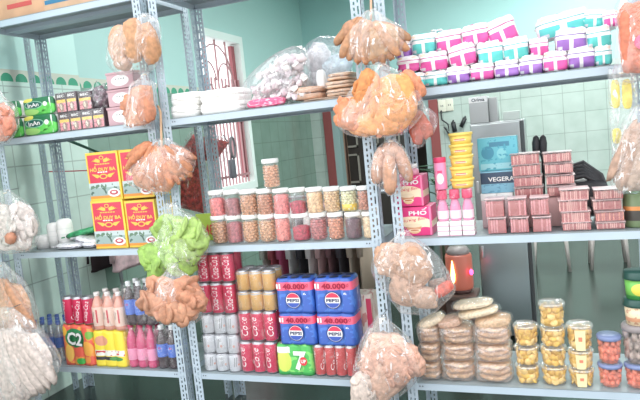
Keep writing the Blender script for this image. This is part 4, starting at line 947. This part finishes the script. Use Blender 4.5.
def pep(t, w, h, y):
    b = MB(); y -= .0015; cx, cz = -w*.02, h*.37; rr = w*.19
    b.disc(cx, cz, rr*1.12, rr*1.12, y, mat((30, 50, 110), .4)); b.disc(cx, cz, rr, rr, y-.0008, WHITE)
    up_ = [(cx+rr*.95*math.cos(a), cz+rr*.95*math.sin(a)) for a in [math.radians(22+136*i/20) for i in range(21)]]
    lo_ = [(cx+rr*.95*math.cos(a), cz+rr*.95*math.sin(a)) for a in [math.radians(202+136*i/20) for i in range(21)]]
    b.poly(up_, y-.0016, mat((222, 50, 80), .4)); b.poly(lo_, y-.0016, mat((50, 80, 175), .4))
    b.text('PEPSI', rr*1.65, rr*.42, mat((20, 32, 80), .4), (cx, cz), y-.003, bold=.03); b.build('round_emblem', t)
    b = MB(); b.text('40.000', w*.60, h*.165, mat((150, 10, 46), .4), (w*.03, h*.775), y-.001, bold=.035); b.text('₫', w*.07, h*.10, mat((150, 10, 46), .4), (w*.38, h*.80), y-.001)
    for k in range(2): b.box(-w*.44+w*.07*k, -w*.40+w*.07*k, y-.001, y, h*.71, h*.85, SC)
    b.text('6', w*.08, h*.06, SC, (w*.30, h*.56), y-.0005); b.build('price_lettering', t)
zpp = [zz(315, 345, .02), zz(315, 313, .02), zz(315, 278.5, .02)]
multi(277.5, 314.5, 376.5, 343.5, Z4, 3, layered((66, 176, 76), (('s', 5, .58, (120, 205, 100)), ('e', .22, .45, .2, .35, (205, 215, 90)), ('r', .02, .4, .72, .92, (235, 238, 230)), ('r', 0, 1, .0, .10, (40, 140, 60))), .3),
    lambda t, w, h, y: (lambda b: (b.disc(w*.25, h*.47, w*.10, h*.14, y-.0025, mat((222, 50, 60), .4)), b.text('7', w*.34, h*.62, WHITE, (w*.17, h*.48), y-.002, bold=.04), b.text('UP', w*.14, h*.12, WHITE, (w*.255, h*.47), y-.004, bold=.03), b.build('lettering', t)))(MB()), 'green lemon drink pack with a big white 7 on the shelf', 'printed drink packs', h=zpp[0]-Z4-.0015)
def coke3(b, r, h):
    for o_ in (-1.2, .9, 3): b.text('Coke', h*.6, r*.7, SC, (r*o_, h*.5), 0, R_=r*1.004, shear=.3, ang=pi/2-.25)
can_pack(315, 357.5, 379.5, 345.5, Z4, 4, 2, (206, 70, 72), coke3, 'wrapped row of reddish brown cola cans on the shelf under the blue packs', 'packs of red cola cans', h=zpp[0]-Z4-.0015)
multi(280, 316.5, 345, 313, zpp[0], 3, PBL, pep, 'blue cola pack with red price band on the green lemon pack, lower left of four', 'blue cola packs', h=zpp[1]-zpp[0]-.0015, inner=PIN)
multi(317.5, 357, 345, 313, zpp[0], 3, PBL, pep, 'blue cola pack with red price band on the reddish cans, lower right of four', 'blue cola packs', h=zpp[1]-zpp[0]-.0015, inner=PIN)
multi(277, 314, 313, 278.5, zpp[1], 3, PBL, pep, 'blue cola pack with red price band, upper left of four', 'blue cola packs', h=zpp[2]-zpp[1], inner=PIN)
multi(315, 355, 313, 277, zpp[1], 3, PBL, pep, 'blue cola pack with red price band, upper right of four', 'blue cola packs', h=zpp[2]-zpp[1], inner=PIN)
# cream bag with red behind the post
slab('cream_snack_carton', 'cream carton with reddish pattern between the blue packs and the right post', 'carton', 359, 378, 381, 295, Z4, .16, .12, layered((232, 214, 200), (('s', 4, .58, (205, 140, 130)), ('r', .75, 1, .55, .95, (205, 40, 80))), .5))
# bottles
def bottle_parts(r, h, liquid, cap, lab, band):
    bo = MB().lathe([(r*.80, 0), (r*.96, h*.02), (r*.97, h*.10), (r*.90, h*.14), (r*.97, h*.2), (r*.97, h*.55), (r*.9, h*.66), (r*.55, h*.80), (r*.34, h*.88), (r*.34, h*.91)], liquid, n=20).mesh('bottle')
    ca = MB().lathe([(r*.42, h*.90), (r*.44, h*.91), (r*.44, h*.99), (r*.38, h), (.001, h)], mat(cap, .4), n=16).mesh('cap')
    la = None
    if lab:
        b = MB(); b.lathe([(r*.985, h*band[0]), (r*.99, h*(band[0]+.01)), (r*.99, h*(band[1]-.01)), (r*.985, h*band[1])], lab[0], n=20, cap0=False, cap1=False)
        if lab[1]:
            for o_ in (0, 2.1, 4.2): lab[1](b, r*.995, h, r*o_)
        la = b.mesh('label')
    return bo, ca, la
def bottle_pack(u0, u1, vb, vt, z, nx, ny, liquid, cap, lab, band, label, group, Y=.02, h=None, wrap=True):
    x0, x1 = span(u0, u1, vb, Y); r = (x1-x0)/nx/2; h = h or zz((u0+u1)/2, vt, Y)-z
    t = thing('bottle_pack', label, 'bottle pack', ((x0+x1)/2, Y+r*ny, z), group=group); bo, ca, la = bottle_parts(r, h, liquid, cap, lab, band)
    for j in range(ny):
        for i in range(nx):
            o = put('bottle', bo, t, ((i-(nx-1)/2)*2*r, (j-(ny-1)/2)*2*r, 0)); put('cap', ca, o)
            if la: put('label', la, o)
    if wrap: MB().box(-nx*r-.001, nx*r+.001, -ny*r-.001, ny*r+.001, .001, h*.97, WRAP, r*.4, seg=2).build('shrink_wrap', t)
    return t
COLA = mat((52, 34, 42), .08, coat=.5); PKL = mat((206, 62, 112), .12, coat=.4); PEACH = mat((222, 150, 128), .15, coat=.4); WATER = film((225, 238, 250), .25, .6, .08, .1, 30, .5)
BLU = mat((70, 110, 205), .35); PLAB = mat((238, 150, 185), .35)
def pepl(b, r, h, o_):
    b.text('•', r*.9, h*.15, WHITE, (o_, h*.47), 0, R_=r*1.003); b.text('•', r*.5, h*.05, mat((215, 60, 80), .4), (o_, h*.49), 0, R_=r*1.006)
def pkl(b, r, h, o_): b.text('mirinda', h*.25, r*.5, SC, (o_, h*.38), 0, R_=r*1.003, ang=pi/2)
def strp(b, r, h, o_): b.text('I', r*.25, h*.35, mat((205, 60, 70), .4), (o_+r*.3, h*.38), 0, R_=r*1.003); b.text('//', r*.6, h*.2, BLACK, (o_-r*.4, h*.4), 0, R_=r*1.003)
zb_ = [Z4, zz(140, 326, .02)]
bottle_pack(127.5, 156.5, 370, 326, Z4, 3, 2, PKL, (206, 50, 96), (PLAB, None), (.18, .45), 'wrapped bottles of pink drink with crimson caps on the shelf beside the yellow pack', 'packs of bottled drink', h=zb_[1]-Z4-.001)
bottle_pack(157, 178.5, 372, 327, Z4, 2, 2, COLA, (238, 238, 240), (BLU, pepl), (.28, .58), 'pair of dark cola bottles with white caps on the shelf beside the post', 'packs of bottled drink')
bottle_pack(124.5, 154.5, 326, 282.5, zb_[1], 3, 2, COLA, (238, 238, 240), (BLU, pepl), (.25, .60), 'dark cola bottles with blue labels stacked on the pink bottles', 'packs of bottled drink')
zy = zz(110, 331, .02)
YL = layered((240, 216, 60), (('e', .30, .72, .2, .14, (220, 150, 120)), ('r', .05, .95, .30, .46, (235, 235, 225)), ('s', 6, .6, (205, 60, 60), .05, .95, .31, .44), ('r', .05, .7, .18, .28, (50, 50, 55)), ('e', .7, .22, .2, .06, (70, 140, 70))), .35)
multi(95, 127.5, 368.8, 331, Z4, 3, YL, None, 'yellow printed bottle pack with a white and dark band on the shelf', 'printed drink packs', h=zy-Z4-.001, inner=(240, 220, 90), inner_kind='bottle')
bottle_pack(91.5, 124, 331, 293.5, zy, 3, 2, PEACH, (236, 226, 222), (mat((236, 206, 190), .4), strp), (.12, .62), 'peach coloured bottles with striped labels stacked on the yellow pack', 'packs of bottled drink')
zc2 = zz(80, 325, .02)
C2M = layered((232, 92, 72), (('s', 4, .56, (240, 150, 70)), ('e', .82, .42, .16, .18, (240, 170, 70)), ('e', .22, .3, .12, .22, (240, 190, 90)), ('e', .9, .75, .1, .1, (120, 180, 70)), ('e', .57, .10, .14, .08, (60, 170, 70)), ('e', .45, .68, .30, .24, (40, 130, 75)), ('e', .1, .85, .12, .12, (240, 180, 60))), .3)
multi(64.8, 95, 366.8, 325, Z4, 3, C2M, lambda t, w, h, y: (lambda b: (b.text('C2', w*.50, h*.34, mat((24, 92, 58), .4), (-w*.02, h*.655), y-.0015, ang=-.12, bold=.09), b.text('C2', w*.48, h*.32, WHITE, (-w*.03, h*.66), y-.003, ang=-.12, bold=.03), b.build('lettering', t)))(MB()), 'orange red fruit tea pack with C2 in white on green', 'printed drink packs', h=zc2-Z4-.001, inner=(150, 200, 90), inner_kind='bottle')
def wh(b, r, h):
    for q in (-.2, 1.9, 4): b.text('Coca-Cola', h*.7, r*.8, SC, (r*q, h*.5), 0, R_=r*1.004, shear=.3, ang=pi/2-.2)
can_pack(63, 91.5, 325, 297.5, zc2, 3, 1, (206, 36, 78), wh, 'three slim red cola cans standing on the fruit tea pack', 'packs of red cola cans', wrap=False)
bottle_pack(33, 64, 366, 322, Z4, 4, 3, WATER, (60, 90, 170), (mat((50, 90, 170), .4), None), (.35, .6), 'small clear water bottles with blue labels, partly behind the left bags', 'packs of bottled drink', Y=.06)
# --- cracker packs on the right
CK = [(206, 158, 112), (196, 144, 98), (214, 170, 126)]
CF = film((248, 230, 220), .24, .55, .14, .9, 14, .5)
def crackers(u0, u1, vb, vt, z, h, label, seed, Y=.02):
    x0, x1 = span(u0, u1, vb, Y); w = x1-x0; d = .16
    t = thing('cracker_pack', label, 'cracker pack', ((x0+x1)/2, Y+d/2, z), group='packs of stacked tan crackers')
    n = 3
    for k in range(n):
        b = MB(); rr = []; zc_ = h*(.08+.84*(k+.5)/n); off = Vector((seed, k*3.1, 0)); th = h*.09
        for s, dz in ((.02, th), (.5, th), (.92, th), (1, 0), (.92, -th), (.5, -th), (.02, -th)):
            rr.append([Vector((w*.46*s*math.cos(a), d*.46*s*math.sin(a), zc_+dz+h*.10*s*noise.noise(Vector((math.cos(a)*1.5, math.sin(a)*1.5, k))+off))) for a in [2*pi*i/24 for i in range(24)]])
        b.grid(rr, food(CK[k % 3], .15, 60)); b.build('cracker', t)
    b = MB(); b.pillow(w, d, h, CF, p=5, amp=.05, seed=seed); 
    for v in b.bm.verts: v.co.z = min(max(v.co.z, .0005), h)
    b.build('film', t)
S1 = [(384, 364), (364, 344.5), (344.5, 327)]; S2 = [(384.5, 362.5), (362.5, 345.5), (345.5, 328)]; S3 = [(386, 364), (364, 346.5), (346.5, 327)]
tops = []
for nm, (u0, u1), S, sd in (('left stack, half behind the pinkish bag', (419, 441), S1, 1), ('middle stack', (442, 475), S2, 11), ('right stack, beside the gold tubs', (476, 513), S3, 21)):
    z = Z4
    for k, (vb, vt) in enumerate(S):
        z2 = zz((u0+u1)/2, vt, .02); crackers(u0-k*1.2, u1-k*1.2, vb, vt, z, z2-z-.001, 'tan cracker pack, %s of the %s' % (W3[k], nm), sd+k); z = z2
    tops.append(z)
def loaf(u, v, ru, rv, ang, c, label, seed, Y, z=None):
    p = at(u, v, Y); s = .0047; t = thing('rice_cake_pack', label, 'rice cake pack', p, (0, ang, 0), 'loose cream rice cakes on the cracker stacks')
    MB().blob((0, 0, 0), (ru*s*.93, .06, rv*s*.85), food(c, .12, 80, 1.0), .06, 4, None, 3, seed, 3).build('rice_cake', t)
    MB().blob((0, 0, 0), (ru*s*1.05, .068, rv*s*1.05), WRAP, .05, 3, None, 3, seed+5, 3).build('film', t)
loaf(493, 320.5, 18, 6.8, -.16, (214, 176, 138), 'tan cracker pack slumped on top of the right stack', 1, .09)
loaf(478, 311.5, 21, 4.3, -.20, (236, 212, 178), 'long cream rice cake lying under the topmost one', 2, .085)
loaf(473, 303.3, 20, 4, -.13, (238, 216, 184), 'topmost cream rice cake on the right stack', 3, .10)
loaf(431, 320.5, 15, 5.5, -.42, (236, 214, 182), 'cream rice cake slanting on the left stack', 4, .09)
loaf(450, 321, 13, 6, -.22, (206, 164, 138), 'brownish rice cake on the middle stack', 5, .09)
# --- gold candy tubs
GC = mat((250, 188, 84), .22, .12, vary=.15, scale=40); GL = mat((252, 212, 130), .2, .12); TUB = film(body=.10, edge=.4, bump=.1, bscale=40, gloss=.75)
def tub(u0, u1, vb, vt, z, fill, label, group, Y=.02, lid=None, lab=False, h=None, name='candy_tub', lumps=True, cat='tub'):
    x0, x1 = span(u0, u1, vb, Y); r = (x1-x0)/2; h = h or zz((u0+u1)/2, vt, Y)-z
    t = thing(name, label, cat, ((x0+x1)/2, Y+r, z), group=group); r *= 1.04; rad = lambda q: r*(.82+.17*q)
    MB().lathe([(rad(0), 0), (rad(.05), .002), (rad(1)*.99, h*.86)], TUB, n=32, cap1=False).build('tub', t)
    ms = fill if isinstance(fill, (list, tuple)) else [fill]
    b = MB(); b.lathe([(rad(0)*.8, .004), (rad(.7)*.8, h*.66), (.001, h*.7)], ms[0], n=20)
    for k in range(3):
        for a in range(9):
            an = a*2*pi/9+k*.4+R.uniform(-.15, .15); q = .22+.25*k; rr = rad(q)*.80
            if len(ms) > 1: b.lathe([(.001, -.004), (r*.28, -.003), (r*.30, 0), (r*.28, .003), (.001, .004)], R.choice(ms), n=14); nv = list(b.bm.verts)[-70:]
            else: b.blob((rr*math.cos(an), rr*math.sin(an), h*q), (r*.22, r*.22, h*.14), ms[0], .2, 2.5, None, 1, k*9+a); continue
            rot = rotz(an)@Matrix.Rotation(pi/2+R.uniform(-.5, .5), 3, 'Y')@rotx(R.uniform(-.4, .4))
            for v in nv: v.co = rot@v.co+Vector((rr*math.cos(an), rr*math.sin(an), h*q))
    b.build('candies', t)
    if lid: MB().lathe([(r*.97, h*.84), (r*1.02, h*.86), (r*1.02, h*.95), (r*.95, h*.99), (.001, h*.985)], lid, n=32).build('lid', t)
    else: MB().lathe([(r*.97, h*.84), (r*1.02, h*.86), (r*1.02, h*.93), (r*.90, h*.99), (r*.86, h*.965), (.001, h*.96)], film((245, 240, 230), .28, .5, .15, .1, 40, .6), n=32).build('lid', t)
    if lab:
        b = MB(); b.grid([[Vector((rad(q)*1.01*math.sin(a), -rad(q)*1.01*math.cos(a), h*q*.86)) for a in [-.42+.84*i/8 for i in range(9)]] for q in (.02, .5, .95)], mat((244, 226, 172), .5), closed=False); b.build('label', t)
        b = MB(); b.grid([[Vector((rad(q)*1.02*math.sin(a), -rad(q)*1.02*math.cos(a), h*q*.86)) for a in [-.15+.3*i/4 for i in range(5)]] for q in (.45, .65)], mat((226, 130, 100), .5), closed=False); b.build('label_print', t)
    return t
cols = [((515.5, 540.5), (386, 367, 348, 326.5), 'left column, beside the crackers', False), ((542, 568.5), (388.3, 368, 348.5, 329, 304), 'tallest middle column', False), ((569.5, 596), (390, 370.5, 352, 326), 'right column with cream labels', True)]
P4 = ('bottom', 'second from the bottom', 'third from the bottom', 'topmost')
for (u0, u1), vs4, nm, lb in cols:
    z = Z4
    for k in range(len(vs4)-1):
        z2 = zz((u0+u1)/2, vs4[k+1], .02)
        tub(u0-k*.8, u1-k*.8, vs4[k], 0, z, (GC, GL), 'gold candy tub, %s in the %s' % (P4[k] if k < len(vs4)-2 else 'topmost', nm), 'clear tubs of gold candy', lab=lb, h=z2-z-.001); z = z2
RC_ = mat((236, 124, 98), .45, vary=.15, scale=60, bump=.4, bscale=120); BLID = mat((112, 126, 168), .35)
zt1 = zz(611, 366, .02); zt2 = zz(611, 337.5, .02)
tub(600, 624.5, 390.5, 0, Z4, RC_, 'tub of red coral candy with blue lid on the shelf, lower of the pair', 'tubs of red candy', lid=BLID, h=zt1-Z4-.001)
tub(599, 623.5, 366, 0, zt1, RC_, 'tub of red coral candy with blue lid, upper of the pair', 'tubs of red candy', lid=BLID, h=zt2-zt1)
zt3 = zz(640, 366.5, .02); zt4 = zz(640, 327, .02); zt5 = zz(640, 301, .02); zt6 = zz(640, 273, .02)
tub(627, 653, 391.5, 0, Z4, RC_, 'red coral candy tub with blue lid at the right edge under the greyish tub', 'tubs of red candy', lid=BLID, h=zt3-Z4-.001)
tub(625, 655, 366.5, 0, zt3, mat((168, 148, 138), .5, vary=.3, scale=40), 'greyish brown snack tub at the right edge under the green lidded tubs', 'tubs at the right edge', h=zt4-zt3-.001, lid=mat((140, 130, 130), .4))
def gtub(z, h, vb, m, label):
    x0, x1 = span(625.5, 656, vb, .02); r = (x1-x0)/2; t = thing('green_lid_tub', label, 'tub', ((x0+x1)/2, .02+r, z), group='tubs at the right edge')
    MB().lathe([(r*.84, 0), (r*.93, h*.74)], m, n=32).build('body', t); MB().lathe([(r*.95, h*.70), (r*1.04, h*.72), (r*1.04, h*.80), (r*.98, h*.95), (r*.94, h), (.001, h)], mat((26, 66, 58), .35), n=32).build('lid', t)
gtub(zt4, zt5-zt4-.001, 327, layered((236, 214, 176), (('s', 6, .6, (200, 150, 120)), ('r', 0, 1, .2, .4, (225, 160, 120))), .4), 'dark green lidded tub with cream label at the right edge')
gtub(zt5, zt6-zt5-.001, 301, layered((110, 190, 80), (('e', .5, .5, .3, .3, (230, 215, 80)), ('r', 0, 1, 0, .2, (60, 150, 70))), .4), 'dark green lidded tub with bright green label, above the cream labelled one')
# ------------------------------------------------------------------ behind the racks
# steel cabinet with boxes on top
SS = mat((168, 172, 172), .32, .75, vary=.06, scale=4)
x0 = at(469, 122, 1.5).x; x1 = at(524, 118, 1.5).x; h = 1.483; w = x1-x0; d = .42
t = thing('steel_cabinet', 'tall stainless steel cabinet with a dark right edge behind the right rack', 'cabinet', ((x0+x1)/2, 1.5+d/2, 0))
b = MB(); b.box(-w/2, w/2, -d/2+.02, d/2, .03, h, SS, .006); b.build('body', t)
MB().box(-w/2+.004, w/2-.03, -d/2, -d/2+.018, .72, h-.01, SS, .006).build('upper_door', t)
MB().box(-w/2+.004, w/2-.03, -d/2, -d/2+.018, .06, .71, mat((150, 165, 168), .3, .7), .006).build('lower_door', t)
MB().box(w/2-.028, w/2-.004, -d/2+.004, -d/2+.02, .06, h-.01, mat((58, 62, 64), .4), .002).build('edge_strip', t)
for zq in (.66, 1.1): MB().box(-w/2+.02, -w/2+.035, -d/2-.02, -d/2, zq-.08, zq, SILVER, .003).build('handle', t)
for sx in (-1, 1):
    for sy in (-1, 1): MB().lathe([(.018, 0), (.015, .03)], BLACK, (sx*(w/2-.04), sy*(d/2-.05), 0), 10).build('foot', t)
def gdeco(t, w, h, y):
    MB().box(-w/2-.0005, w/2+.0005, y-.001, y, h*.78, h*.98, mat((236, 236, 236), .5)).build('label', t); b = MB(); b.text('Orima', w*.7, h*.13, mat((40, 45, 60), .5), (0, h*.88), y-.002, bold=.02); b.build('lettering', t)
slab('grey_carton', 'grey carton with a white lettered strip on top of the steel cabinet', 'carton', 470, 488.5, 119, 96.5, h, 1.52, .16, mat((176, 178, 178), .6), gdeco, 'cartons on the steel cabinet')
slab('grey_carton', 'plain narrow grey carton beside the lettered one on the steel cabinet', 'carton', 489.5, 498, 119, 97, h, 1.56, .14, mat((168, 170, 170), .6), None, 'cartons on the steel cabinet')
slab('grey_carton', 'low pale carton on the right end of the steel cabinet', 'carton', 503, 520, 117.5, 111, h, 1.56, .14, mat((186, 196, 190), .6), None, 'cartons on the steel cabinet')
# red lamp on a pedestal
p = at(461, 292, 1.3)
t = thing('wooden_pedestal', 'dark brown pedestal behind the cracker stacks, carrying the glowing lamp', 'pedestal', (p.x, 1.3, 0))
MB().box(-.09, .09, -.09, .09, 0, p.z-.03, mat((82, 64, 58), .6, vary=.15, scale=12), .004).build('column', t); MB().box(-.11, .11, -.11, .11, p.z-.03, p.z, mat((92, 70, 62), .6), .004).build('top', t)
zl_ = p.z; hl = at(461, 246, 1.3).z-zl_
t = thing('altar_lamp', 'orange red glowing cylinder lamp with a grey cap on the pedestal', 'lamp', (p.x, 1.3, zl_))
MB().lathe([(.06, 0), (.075, .01), (.075, .03), (.065, .035)], mat((90, 60, 56), .5), n=24).build('base', t)
MB().lathe([(.082, .03), (.086, .05), (.086, hl*.8), (.08, hl*.84)], mat((176, 92, 74), .3, spec=.5, trans=.2, emit=.22), n=28).build('glass', t)
MB().lathe([(.07, hl*.82), (.075, hl*.9), (.06, hl*.98), (.001, hl)], mat((150, 140, 138), .4), n=24).build('cap', t)
MB().lathe([(.001, 0), (.010, .02), (.013, .06), (.006, .12), (.001, .15)], mat((255, 205, 110), .5, emit=6), (-.03, -.088, .08), 12).build('flame_bulb', t)
MB().lathe([(.001, 0), (.011, .01), (.011, .03), (.001, .04)], mat((255, 40, 120), .5, emit=5), (.085, -.07, hl*.42), 12).build('red_pilot_light', t)
# outlets and cables on the far wall
for i, (u, v) in enumerate(((442, 106), (449.5, 105))):
    p = at(u, v, YF-.01); t = thing('wall_outlet', 'white wall outlet plate, %s of the pair by the red door post' % ('left', 'right')[i], 'outlet', (p.x, YF, p.z), group='wall outlets')
    MB().box(-.05, .05, -.02, 0, -.08, .08, mat((226, 222, 205), .5), .006).build('plate', t); b = MB()
    for s in (-.012, .012): b.box(s-.004, s+.004, -.021, -.018, -.012, .012, BLACK)
    b.build('socket', t)
for nm, pts, lab, r in (('power_cable', ((441, 112), (442, 120), (448, 124), (449, 131), (444, 127), (452, 138), (457, 142)), 'tangled black power cable under the wall outlets', .01),
    ('black_plug', ((453, 122), (455, 132)), 'black plug hanging on the far wall, left of the pair', .03), ('black_plug', ((465, 118), (461, 127)), 'black plug hanging on the far wall, right of the pair', .028)):
    q = [at(u, v, YF-.05) for u, v in pts]; t = thing(nm, lab, 'cable' if r < .02 else 'plug', (q[0].x, YF-.05, q[0].z)); o = q[0].copy()
    MB().tube([x-o for x in q], r, BLACK, 8).build('lead' if r < .02 else 'plug_body', t)
    MB().tube([q[0]-o, q[0]-o+Vector((0, .05, .02))], .012, BLACK, 6).build('hook', t)
# dark furniture seen through the doorway, curtains at its left
p0, p1 = at(348, 190, 6.4).x, at(372, 190, 6.4).x
t = thing('dark_cabinet', 'dark cabinet with pale framed doors seen through the far doorway', 'cabinet', ((p0+p1)/2+.25, 6.6, 0))
MB().box(-.55, .55, -.2, .2, 0, 2.1, mat((62, 56, 52), .5), .01).build('body', t); pf = mat((186, 180, 168), .5)
for s in (-1, 0, 1):
    for zq in (.75, 1.3):
        b = MB(); xx = s*.33; b.box(xx-.12, xx+.12, -.225, -.2, zq, zq+.03, pf); b.box(xx-.12, xx+.12, -.225, -.2, zq+.42, zq+.45, pf); b.box(xx-.12, xx-.095, -.225, -.2, zq, zq+.45, pf); b.box(xx+.095, xx+.12, -.225, -.2, zq, zq+.45, pf); b.build('door_frame', t)
x_ = at(338, 150, 5.95).x; t = thing('striped_curtain', 'brown and whitish striped curtain hanging at the left of the far doorway', 'curtain', (x_, 5.95, .02)); b = MB()
cm = layered((150, 120, 100), (('r', .08, .22, 0, 1, (225, 215, 205)), ('r', .36, .46, 0, 1, (90, 66, 56)), ('r', .60, .76, 0, 1, (222, 212, 200)), ('r', .86, .94, 0, 1, (96, 70, 60))), .8)
b.grid([[Vector((-.16+.32*i/40, .03*math.sin(i*.9)+.02*(s-.5), z)) for i in range(41)]+[Vector((.16-.32*i/40, .03*math.sin((40-i)*.9)+.012, z)) for i in range(41)] for s, z in ((0, 0), (.5, 1.0), (1, 2.1))], cm); b.build('cloth', t)
MB().tube([(-.2, 0, 2.12), (.2, 0, 2.12)], .012, mat((120, 110, 100), .4, .6)).build('rod', t)
# a chain of dark beads on the dark green wall and a red cord behind the left rack
q = [at(88, 170.5, .47), at(60, 171.5, .47), at(30, 172, .47), at(4, 170, .47)]; t = thing('red_cord', 'thin red cord stretched behind the left rack above the white cups', 'cord', q[1]); MB().tube([x-q[1] for x in q], .004, mat((200, 70, 80), .5), 6).build('cord', t)
q = [at(65, 139, .5), at(80, 145, .5), at(102, 154, .5), at(118, 158, .5)]; t = thing('green_cable', 'dark green cable slanting behind the left rack under the tissue packs', 'cord', q[0]); MB().tube([x-q[0] for x in q], [.011, .010, .008, .005], mat((36, 76, 58), .5), 8).build('cord', t)
ps = [atx(u, v, XD+.02) for u, v in ((316, 126), (317, 136), (319, 148), (321, 160), (322, 172), (323, 180))]
t = thing('hanging_chain', 'dark chain hanging on the green wall left of the red door post', 'chain', ps[0])
b = MB()
for i in range(26):
    f = i/25*5; k = min(int(f), 4); p = ps[k].lerp(ps[k+1], f-k)-ps[0]; b.blob(p, (.014, .03, .028), BLACK, 0, 1, None, 1)
b.build('links', t); MB().tube([(-.03, 0, .02), (0, 0, 0)], .008, BLACK, 6).build('hook', t)
# grey lock with cord hanging at the window
p = atx(232, 165, XD+.08); t = thing('hanging_pump', 'dark grey padlock like tool with a looped cord hanging at the window grille', 'tool', p)
MB().box(-.025, .025, -.05, .05, -.14, .06, mat((92, 92, 100), .4), .02).build('body', t); MB().tube([(0, .05*math.cos(a*.5)+.06, .18+.11*math.sin(a*.5)) for a in range(14)], .014, mat((100, 96, 100), .5), 8).build('cord', t)
MB().tube([(0, 0, .06), (.0, .02, .2), (-.08, .03, .32)], .008, mat((100, 96, 100), .5), 6).build('hook', t)
# clothes rail behind the middle and left racks
t = thing('clothes_rail', 'steel clothes rail standing behind the racks', 'rail', (0, 1.0, 0)); SR = mat((150, 155, 160), .3, .8)
MB().tube([(-1.25, 0, 1.12), (1.0, 0, 1.12)], .012, SR).build('bar', t)
for xx in (-1.25, 1.0): MB().tube([(xx, 0, .02), (xx, 0, 1.12)], .014, SR).build('post', t); MB().tube([(xx, -.18, .02), (xx, .18, .02)], .016, SR).build('foot', t)
def garment(x, c, label, wd=.05, L=.62, fold=.02, seed=0, vary=0):
    t = thing('hanging_garment', label, 'garment', (x, 1.0, 1.12), group='clothes on the rail'); m = mat(c, .9, vary=vary, scale=25)
    n = 36; rr = []
    for z, hw, hd in ((-.045, .014, .05), (-.07, .02, .12), (-.10, wd*.7, .19), (-.2, wd*.9, .21), (-.4, wd, .22), (-L, wd*1.05, .23)):
        rr.append([Vector((hw*math.cos(a)*(1+.25*math.sin(5*a+seed)), hd*math.sin(a), z+.01*math.sin(3*a+seed))) for a in [2*pi*i/n for i in range(n)]])
    MB().grid(rr, m).build('body', t)
    for s in (-1, 1): MB().tube([(0, s*.17, -.10), (.005, s*.22, -.2), (.008, s*.235, -.36)], [.02, .022, .018], m, 12).build('sleeve', t)
    MB().tube([(0, 0, -.05), (0, 0, -.024), (0, .024, 0), (0, .014, .022), (0, -.012, .022), (0, -.022, .006)], .004, SR, 6).build('hook', t)
GS = [(278, (200, 205, 190), 'pale grey green garment, leftmost on the rail behind the gold cans'), (286, (190, 90, 100), 'dull rose garment beside the pale grey green one on the rail'), (294, (205, 90, 130), 'magenta garment on the rail behind the upper left blue cola pack'), (303, (225, 222, 220), 'white garment beside the magenta one on the rail'),
      (313, (52, 48, 54), 'black garment on the rail between two white ones'), (322, (228, 222, 220), 'white garment right of the black one on the rail'), (331, (214, 172, 172), 'dusty pink garment on the rail behind the upper right blue cola pack'), (341, (120, 80, 84), 'dark maroon garment on the rail'),
      (351, (60, 56, 62), 'charcoal garment right of the maroon one on the rail'), (361, (186, 168, 150), 'beige garment on the rail near the right post'), (371, (170, 150, 132), 'tan garment, last on the rail by the right post')]
for i, (u, c, l) in enumerate(GS): garment(at(u, 268, 1.0).x, c, l, .021, .6, seed=i, vary=.15 if i in (4, 7) else 0)
garment(at(110, 275, 1.0).x, (44, 30, 34), 'dark brown black garment hanging behind the peach bottles', .055, .42, seed=20)
garment(at(134, 268, 1.0).x, (206, 174, 178), 'crumpled dusty pink garment hanging behind the dark cola bottles', .07, .42, seed=21, vary=.12)
# small plastic stools on the floor far behind
SM = mat((120, 56, 62), .4)
for i, (u, v) in enumerate(((552, 268), (609, 266))):
    d_ = fw+rt*((u-320)/F)-up*((v-200)/F); p = CAM+d_*(-CAM.z/d_.z)
    t = thing('plastic_stool', 'dark red plastic stool on the green floor far behind, %s' % ('near the steel cabinet', 'toward the right edge')[i], 'stool', (p.x, p.y, 0), group='stools far behind')
    MB().box(-.16, .16, -.16, .16, .42, .45, SM, .012).build('seat', t)
    for sx in (-1, 1):
        for sy in (-1, 1): MB().tube([(sx*.13, sy*.13, .43), (sx*.16, sy*.16, 0)], [.022, .016], mat((190, 180, 176), .4), 8).build('leg', t)
p = at(444, 190, 3.5); 
t = thing('potted_plant', 'dark green leafy plant behind the pink canister', 'plant', (at(438, 180, 2.2).x, 2.2, 0))
MB().lathe([(.10, 0), (.14, .24), (.12, .24), (.001, .22)], mat((120, 80, 66), .7), n=20).build('pot', t); b = MB(); zt_ = at(438, 150, 2.2).z
b.tube([(0, 0, .2), (0, 0, zt_-.2)], .012, mat((70, 80, 56), .7), 6); b.build('stem', t); b = MB(); lf = mat((58, 96, 66), .5)
for i in range(40):
    a = R.uniform(0, 2*pi); e = R.uniform(-.2, 1.0); L = R.uniform(.10, .18); o = Vector((0, 0, zt_-R.uniform(.1, .5))); dr = Vector((math.cos(a)*math.cos(e), math.sin(a)*math.cos(e), math.sin(e)*.5)); sd_ = dr.cross(Vector((0, 0, 1))).normalized()*.025
    p_ = [o, o+dr*L*.5+sd_, o+dr*L, o+dr*L*.5-sd_]; lo = [x+Vector((0, 0, -.003)) for x in p_]; b.grid([lo, p_], lf, smooth=False)
b.build('leaves', t)
